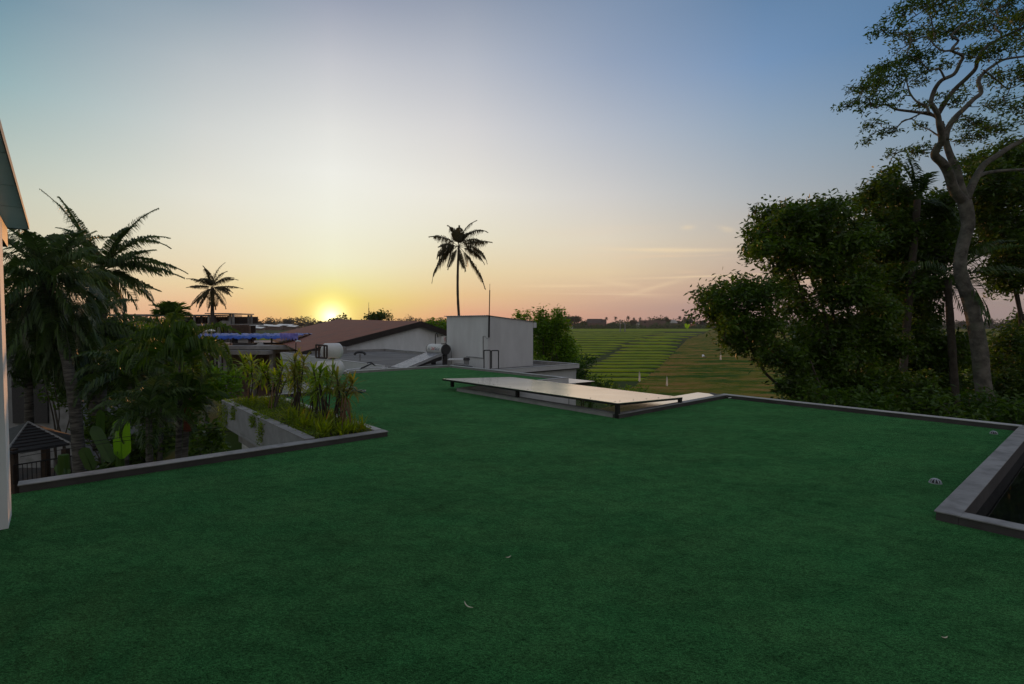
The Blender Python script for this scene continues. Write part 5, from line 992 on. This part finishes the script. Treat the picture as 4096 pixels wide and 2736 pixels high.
# distant sheds
g = dep(230)
SHD = [(985, 1030, 1302, 150), (1030, 1080, 1299, 165), (1075, 1120, 1302, 155), (1108, 1165, 1298, 175), (1010, 1050, 1309, 140), (1150, 1185, 1303, 160)]
SLB = ['leftmost low metal roofed shed in the distant row', 'second low shed from the left in the distant row', 'middle low shed in the distant row', 'long low shed behind the middle of the distant row', 'nearest small shed in front of the distant row', 'rightmost low shed in the distant row']
for (xa, xb, py, d_), lb in zip(SHD, SLB):
    d_ = 470+d_; sh_ = thing('metal_shed', lb, 'shed', P((xa+xb)/2, 1320, d_), 'row of low sheds'); a = P(xa, py, d_); b2 = P(xb, py+2, d_)
    m = MB(); m.prism([a+(0, -3, -.9), b2+(0, -3, -.9), b2+(0, 8, .5), a+(0, 8, .5)], (0, 0, .3)); m.build('roof', M['steel'], sh_)
    m = MB(); m.box((a[0]+.3, a[1], GZ), (b2[0]-.3, a[1]+7.5, a[2]-.95)); m.build('wall', M['brick'], sh_)
rr_ = thing('brown_roofed_house', 'small brown roof slope between the tarpaulin and the long roof', 'house', P(1250, 1345, 60)); m = MB(); m.prism([P(1205, 1337, 60), P(1297, 1340, 62), P(1255, 1349, 56), P(1212, 1347, 56)], (0, 0, -.15)); m.build('roof', M['fascia'], rr_); m = MB(); a = P(1215, 1347, 57); m.box((a[0], 57, GZ), (a[0]+1.8, 60, a[2]-.2)); m.build('wall', M['brick'], rr_)

# ================================================================ DISTANT TREES (built once per kind, copied)
def proto_round(nm, sd, Hh, Wd_, leaf, n_=2200, ls=.9, flat=.7, cl=12):
    g = dep(sd); rt = thing(nm, 'tree', 'tree', (0, 0, 0)); m_ = MB()
    m_.tube([(0, 0, 0), (.1, 0, Hh*.4), (0, .1, Hh*.7)], [.3, .22, .1], 6)
    for k in range(5): a = k*1.3; m_.tube([(0, 0, Hh*.4), (math.cos(a)*Wd_*.2, math.sin(a)*Wd_*.2, Hh*.6), (math.cos(a)*Wd_*.35, math.sin(a)*Wd_*.35, Hh*.75)], [.15, .1, .05], 5)
    m_.build('trunk', M['darkbark'], rt)
    c = sph(cl, g)*np.array([Wd_*.38, Wd_*.38, Hh*.22])+np.array([0, 0, Hh*.68]); rr_ = g.uniform(.16, .3, cl)*Wd_
    k = g.integers(0, cl, n_); C = c[k]+sph(n_, g)*rr_[k][:, None]*np.array([1, 1, flat]); m_ = MB(); m_.quads(leafquads(C, ls, ls*.6, .5, g=g)); m_.build('crown', leaf, rt)
    return rt
def proto_palm(sd, Hh, Lf, nf=14, leaf=None):
    g = dep(sd); cf = rcrown(nf, Lf, g, (-40, 80), (60, 110), nl=18, ll=Lf*.32, lw=.34, hang=.6)
    return palm('coconut_palm', 'palm', (0, 0, 0), (g.normal(0, .5), 0, Hh), .18, cf, leaf or M['fartree'], M['darkbark'], sd)
PR = [proto_round('round_tree', 301, 12, 11, M['fartree']), proto_round('round_tree', 302, 14, 9, M['fartree'], flat=1), proto_round('spreading_tree', 303, 14, 18, M['fartree'], 3400, .9, .4, 16)]
PP = [proto_palm(311, 13, 3.2), proto_palm(312, 11, 3.0, 12)]
used = set()
def far(pro, px, py_top, d_, lab, h=None, grp=None, rot=0, cat='tree', hh=None):
    """place so the top shows at pixel row py_top, standing on the ground"""
    d_ = 735+d_*.1 if px > 2200 else (590+d_*.3 if d_ > 200 else d_); top = P(px, py_top, d_); Hn = {id(PR[0]): 11.6, id(PR[1]): 13.5, id(PR[2]): 13.5, id(PP[0]): 14.5, id(PP[1]): 12.6}[id(pro)]
    s_ = (top[2]-GZ)/Hn; loc = (top[0], d_, GZ)
    if id(pro) not in used: used.add(id(pro)); put(pro, loc, rot, s_); pro['label'] = lab; r_ = pro
    else: r_ = dup(pro, loc, rot, s_, lab)
    if grp: r_['group'] = grp
    r_['category'] = cat; return r_
G1 = 'trees along the left skyline'
far(PR[2], 968, 1274, 270, 'broad flat topped tree on the skyline right of the unfinished building', grp=G1, rot=1)
far(PR[0], 935, 1283, 260, 'low rounded tree touching the corner of the unfinished building', grp=G1, rot=2)
far(PR[0], 1035, 1283, 300, 'small rounded skyline tree between the two broad ones', grp=G1, rot=.4)
far(PR[0], 1075, 1280, 310, 'rounded skyline tree left of the large right hand crown', grp=G1, rot=3)
far(PR[2], 1150, 1273, 300, 'wide spreading crown above the low sheds', grp=G1, rot=2.2)
far(PR[0], 1010, 1288, 280, 'low scrubby skyline tree over the left shed', grp=G1, rot=4)
far(PR[0], 1205, 1288, 320, 'small skyline tree just left of the sunset', grp=G1, rot=5)
far(PR[0], 1240, 1287, 320, 'bushy skyline tree beneath the left of the sun glow', grp=G1, rot=1.4)
far(PR[2], 1290, 1283, 330, 'broad dark tree straight under the setting sun', grp=G1, rot=.8)
far(PR[1], 1358, 1261, 150, 'pointed tree against the sun beyond the brown roof', grp=G1, rot=.8)
for i, (px, py) in enumerate(((1190, 1286), (1217, 1286), (1258, 1284))): far(PP[i % 2], px, py-2, 340, ['tiny skyline palm left of the sun', 'second tiny skyline palm left of the sun glow', 'tiny skyline palm next to the sun glow'][i], grp='tiny palms near the sunset', rot=i, cat='palm tree')
L7 = [(1490, 1268, 22, 12), (1515, 1262, 28, 14), (1540, 1266, 22, 10), (1505, 1276, 40, 8)]
b7 = P(1515, 1330, 80); b7[2] = GZ
tree('bushy_tree', 'dark round bush showing above the brown roof ridge', 'tree', b7, stems(b7, [P(1515, 1275, 80), P(1495, 1268, 80)], .2, 12), crown_px(L7, 80, 12, .6), M['leafmid'], 26, .4, .2, M['darkbark'], 22, .26, seed=12)
L8 = [(1715, 1300, 30, 10), (1745, 1296, 35, 12), (1780, 1303, 35, 12), (1760, 1315, 50, 12), (1800, 1315, 40, 14)]
b8 = P(1760, 1400, 60); b8[2] = GZ
tree('spreading_tree', 'flat olive crown between the brown roof and the white room', 'tree', b8, stems(b8, [P(1760, 1312, 60), P(1730, 1300, 60), P(1790, 1305, 60)], .2, 13), crown_px(L8, 60, 13, .8), M['bush'], 24, .34, .15, M['darkbark'], 30, .22, seed=13)
rod = thing('far_mast', 'thin mast standing just left of the dark round bush', 'mast', P(1475, 1275, 78)); m = MB(); m.tube([P(1475, 1290, 78), P(1475, 1232, 78)], .06, 5); m.build('pole', M['brownmetal'], rod); m = MB(); m.tube([P(1475, 1232, 78), P(1475, 1210, 78)], .025, 4); m.build('tip', M['brownmetal'], rod)
G2 = 'trees round the far village'
FT = [(0, 2262, 1262, 190, 'large round tree left in the grove beside the red roof'), (0, 2300, 1260, 195, 'large round tree right in the grove beside the red roof'), (1, 2283, 1264, 200, 'tall tree in the middle of the grove beside the red roof'),
      (0, 2337, 1283, 330, 'small tree between the grove and the brown roofed hall'), (0, 2455, 1287, 430, 'low tree right of the brown roofed hall'), (0, 2445, 1290, 300, 'low dark bush below the brown roofed hall'), (0, 2530, 1278, 520, 'tree between the two tallest village palms'),
      (2, 2628, 1272, 640, 'umbrella shaped far tree over the brick building'), (1, 2665, 1268, 640, 'tall umbrella shaped far tree right of the other'), (0, 2690, 1276, 650, 'hazy tree right of the umbrella shaped pair'), (0, 2708, 1280, 660, 'hazy low tree left of the last palms'), (0, 2750, 1272, 660, 'hazy tree near the overhanging branches'),
      (0, 2365, 1300, 310, 'low bush at the field edge left of the village'), (0, 2405, 1301, 360, 'low bush in front of the brown roofed hall'), (0, 2490, 1296, 500, 'low bush under the first village palm'), (0, 2560, 1297, 540, 'low bush in front of the brick building'), (0, 2610, 1298, 560, 'low bush under the umbrella shaped tree'), (0, 2730, 1295, 600, 'dark bush by the banana leaves at the field end'), (0, 3850, 1282, 420, 'far hazy tree seen right of the pale trunk'), (1, 3960, 1275, 430, 'far tree seen at the right edge past the trunk'), (2, 4040, 1278, 440, 'broad far tree at the right edge'), (0, 3550, 1285, 430, 'far tree glimpsed through the dark leaves'), (0, 3180, 1280, 600, 'far tree glimpsed under the low lobes'), (2, 3050, 1280, 620, 'broad far tree behind the red shirted person'), (0, 2930, 1284, 620, 'far tree hidden behind the low lobes'), (0, 2810, 1280, 640, 'hazy tree at the edge of the low lobes')]
for i, (k, px, py, d_, lb) in enumerate(FT): far(PR[k], px, py, d_, lb, grp=G2, rot=i*1.3)
G3 = 'coconut palms round the far village'
FP = [(0, 2425, 1270, 420, 'palm rising from the end of the brown hall roof'), (0, 2463, 1268, 450, 'first palm right of the brown hall'), (1, 2513, 1266, 480, 'tallest village palm near the thin pylon'), (0, 2535, 1272, 500, 'palm beside the tallest village palm'), (1, 2561, 1271, 520, 'palm over the left end of the brick building'), (0, 2720, 1266, 600, 'hazy palm in the right hand pair'), (1, 2738, 1268, 600, 'second hazy palm in the right hand pair'), (0, 2761, 1269, 620, 'palm beside the overhanging leaves'), (1, 2545, 1280, 540, 'short palm before the brick building'), (0, 2395, 1283, 500, 'short palm behind the brown hall')]
for i, (k, px, py, d_, lb) in enumerate(FP): far(PP[k], px, py, d_, lb, grp=G3, rot=i*1.9, cat='palm tree')
# far wood line as one mass
g = dep(240); m = MB(); n_ = 40000; xx = g.uniform(-700, 900, n_); yy = 830+g.uniform(0, 50, n_); hh = 11+3.5*np.sin(xx*.031)+3*np.sin(xx*.11+1)+2.5*np.sin(xx*.37)+1.5*np.sin(xx*.9); zz = GZ+g.uniform(0, 1, n_)*np.maximum(hh, 3); m.quads(leafquads(np.stack([xx, yy, zz], -1), 3.0, 2.0, .5, g=g)); tag(m.build('far_woodland', M['fartree']), 'dark hazy strip of distant woodland along the horizon', kind='stuff')
n_ = 15000; xx = g.uniform(20, 560, n_); hh = 6.5+2.2*np.sin(xx*.09)+1.8*np.sin(xx*.31+1)+1.4*np.sin(xx*.83)+1*np.sin(xx*2.1); m = MB(); m.quads(leafquads(np.stack([xx, g.uniform(752, 766, n_), GZ+g.uniform(0, 1, n_)*hh], -1), 1.8, 1.2, .5, g=g)); tag(m.build('field_edge_scrub', M['shrub']), 'green scrub along the far edge of the rice field', kind='stuff')
# village buildings
def house(px0, px1, pyr, pye, d_, lab, rm_, wm_, hip=.15, nm='village_house'):
    d_ = 735+d_*.1; a, b2 = P(px0, pye, d_), P(px1, pye, d_); zt = P(px0, pyr, d_)[2]; dpt = abs(b2[0]-a[0])*.6; rt = thing(nm, lab, 'house', ((a[0]+b2[0])/2, d_, GZ), 'village houses')
    m_ = MB(); m_.box((a[0]+.3, d_+.3, GZ), (b2[0]-.3, d_+dpt-.3, a[2]-.02)); m_.build('wall', M[wm_], rt)
    w_ = (b2[0]-a[0])*hip; r0, r1 = np.array([a[0]+w_, d_+dpt/2, zt]), np.array([b2[0]-w_, d_+dpt/2, zt]); a2, b3 = a+(0, dpt, 0), b2+(0, dpt, 0)
    m_ = MB(); m_.add([a, b2, b3, a2, r0, r1], [(0, 1, 5, 4), (1, 2, 5), (2, 3, 4, 5), (3, 0, 4)]); m_.build('roof', M[rm_], rt)
    m_ = MB()
    for k in range(1): xx = a[0]+(b2[0]-a[0])*(.25+.25*k); m_.box((xx-.5, d_+.24, a[2]-2.2), (xx+.5, d_+.29, a[2]-.8))
    m_.build('window', M['dgrey'], rt); return rt
house(2258, 2293, 1292, 1304, 170, 'small house with orange red tiled roof beside the grove', 'redroof', 'copingw', .25)
house(2345, 2420, 1275, 1292, 330, 'long brown roofed hall above the rice', 'hallroof', 'brick', .1)
house(2405, 2426, 1277, 1288, 335, 'lower brown roof at the right end of the hall', 'hallroof', 'brick', .1)
house(2340, 2362, 1308, 1313, 300, 'low grey roofed hut at the field edge', 'roofgrey', 'concrete', .1)
house(2545, 2562, 1288, 1294, 520, 'small white house left of the brick building', 'roofgrey', 'white', .1)
bb = thing('brick_building', 'long unplastered brick building with flat top in the village', 'building', P(2610, 1300, 540))
for (xa, xb, yt, dd_) in ((2562, 2600, 1281, 790), (2600, 2640, 1281, 792), (2640, 2665, 1284, 791), (2636, 2680, 1297, 770)):
    a = P(xa, yt, dd_); b2 = P(xb, yt, dd_); m = MB(); m.box((a[0], dd_, GZ), (b2[0]-.05, dd_+12, a[2])); m.build('wall', M['brick'], bb)
m = MB()
for (xa, xb, ya, yb_, dd_) in ((2624, 2636, 1295, 1308, 791.8), (2597, 2600.5, 1284, 1291, 791.8), (2665, 2678, 1302, 1311, 769.8), (2576, 2584, 1286, 1292, 789.8)):
    a = P(xa, yb_, dd_); b2 = P(xb, ya, dd_); m.box((a[0], dd_, a[2]), (b2[0], dd_+.15, b2[2]))
m.build('window', M['black'], bb)
house(2680, 2712, 1279, 1292, 560, 'hazy two storey house right of the brick building', 'copingw', 'brick', .3)
house(2762, 2790, 1297, 1306, 500, 'pinkish wall behind the field end by the leaves', 'redroof', 'brick', .2)
py_ = thing('pylon', 'thin cross armed pole between the village palms', 'utility pole', P(2481, 1300, 500)); m = MB(); a = P(2481, 1316, 500); a[2] = GZ; m.tube([a, P(2481, 1278, 500)], [.45, .25], 5); m.tube([P(2478, 1280, 500), P(2484, 1280, 500)], .2, 4); m.tube([P(2478.5, 1283, 500), P(2483.5, 1283, 500)], .2, 4); m.build('pole', M['grey'], py_)
jb = thing('crane_arm', 'slanting grey boom beside the thin pole', 'crane', P(2495, 1300, 480)); m = MB(); m.tube([P(2489, 1286, 480), P(2500, 1297, 480)], .35, 4); m.tube([P(2500, 1297, 480), np.array([P(2500, 1297, 480)[0], 480, GZ])], .5, 4); m.build('boom', M['grey'], jb)
pg_ = thing('stone_spire', 'small pale stone spire peeping above the green tree', 'spire', P(2162, 1290, 60)); m = MB(); b_ = P(2162, 1300, 60); m.tube([(b_[0], 60, GZ), P(2162, 1278, 60), P(2162, 1272, 60), P(2162, 1266, 60), P(2162, 1258, 60)], [.5, .42, .3, .22, .03], 8); m.build('tower', M['paleWood'], pg_)
bs = P(2745, 1312, 400); bs[2] = GZ
banana('bright banana clump at the far end of the rice field', bs, [(bs+(-.5, 0, 8.2), .9, bs+(0, 0, 4.5), (1, 0, 0), 0), (bs+(2.4, 0, 7.6), .9, bs+(.3, 0, 4.2), (.7, 0, .7), 0), (bs+(-2.8, 0, 6.8), .8, bs+(-.2, 0, 4.2), (.7, 0, -.7), 0)], 9)
for k_, o in enumerate(PR+PP):
    pass
# ---------------------------------------------------------------- haze
HAZE = 0.00011
if HAZE:
    m = MB(); m.box((-750, -30, GZ-1.2), (950, 900, 26)); hz_ = m.build('haze', None if False else bpy.data.materials.new('haze'))
    hm_ = hz_.data.materials[0]; hm_.use_nodes = True; nn_ = hm_.node_tree.nodes; nn_.remove(nn_['Principled BSDF']); v_ = nn_.new('ShaderNodeVolumePrincipled'); v_.inputs['Color'].default_value = (.85, .82, .85, 1); v_.inputs['Density'].default_value = HAZE; v_.inputs['Anisotropy'].default_value = .2
    hm_.node_tree.links.new(v_.outputs[0], nn_['Material Output'].inputs['Volume']); tag(hz_, 'thin evening haze over the valley', kind='stuff')
for o in list(bpy.data.objects)+[]:
    if 'wo' in o: del o['wo']
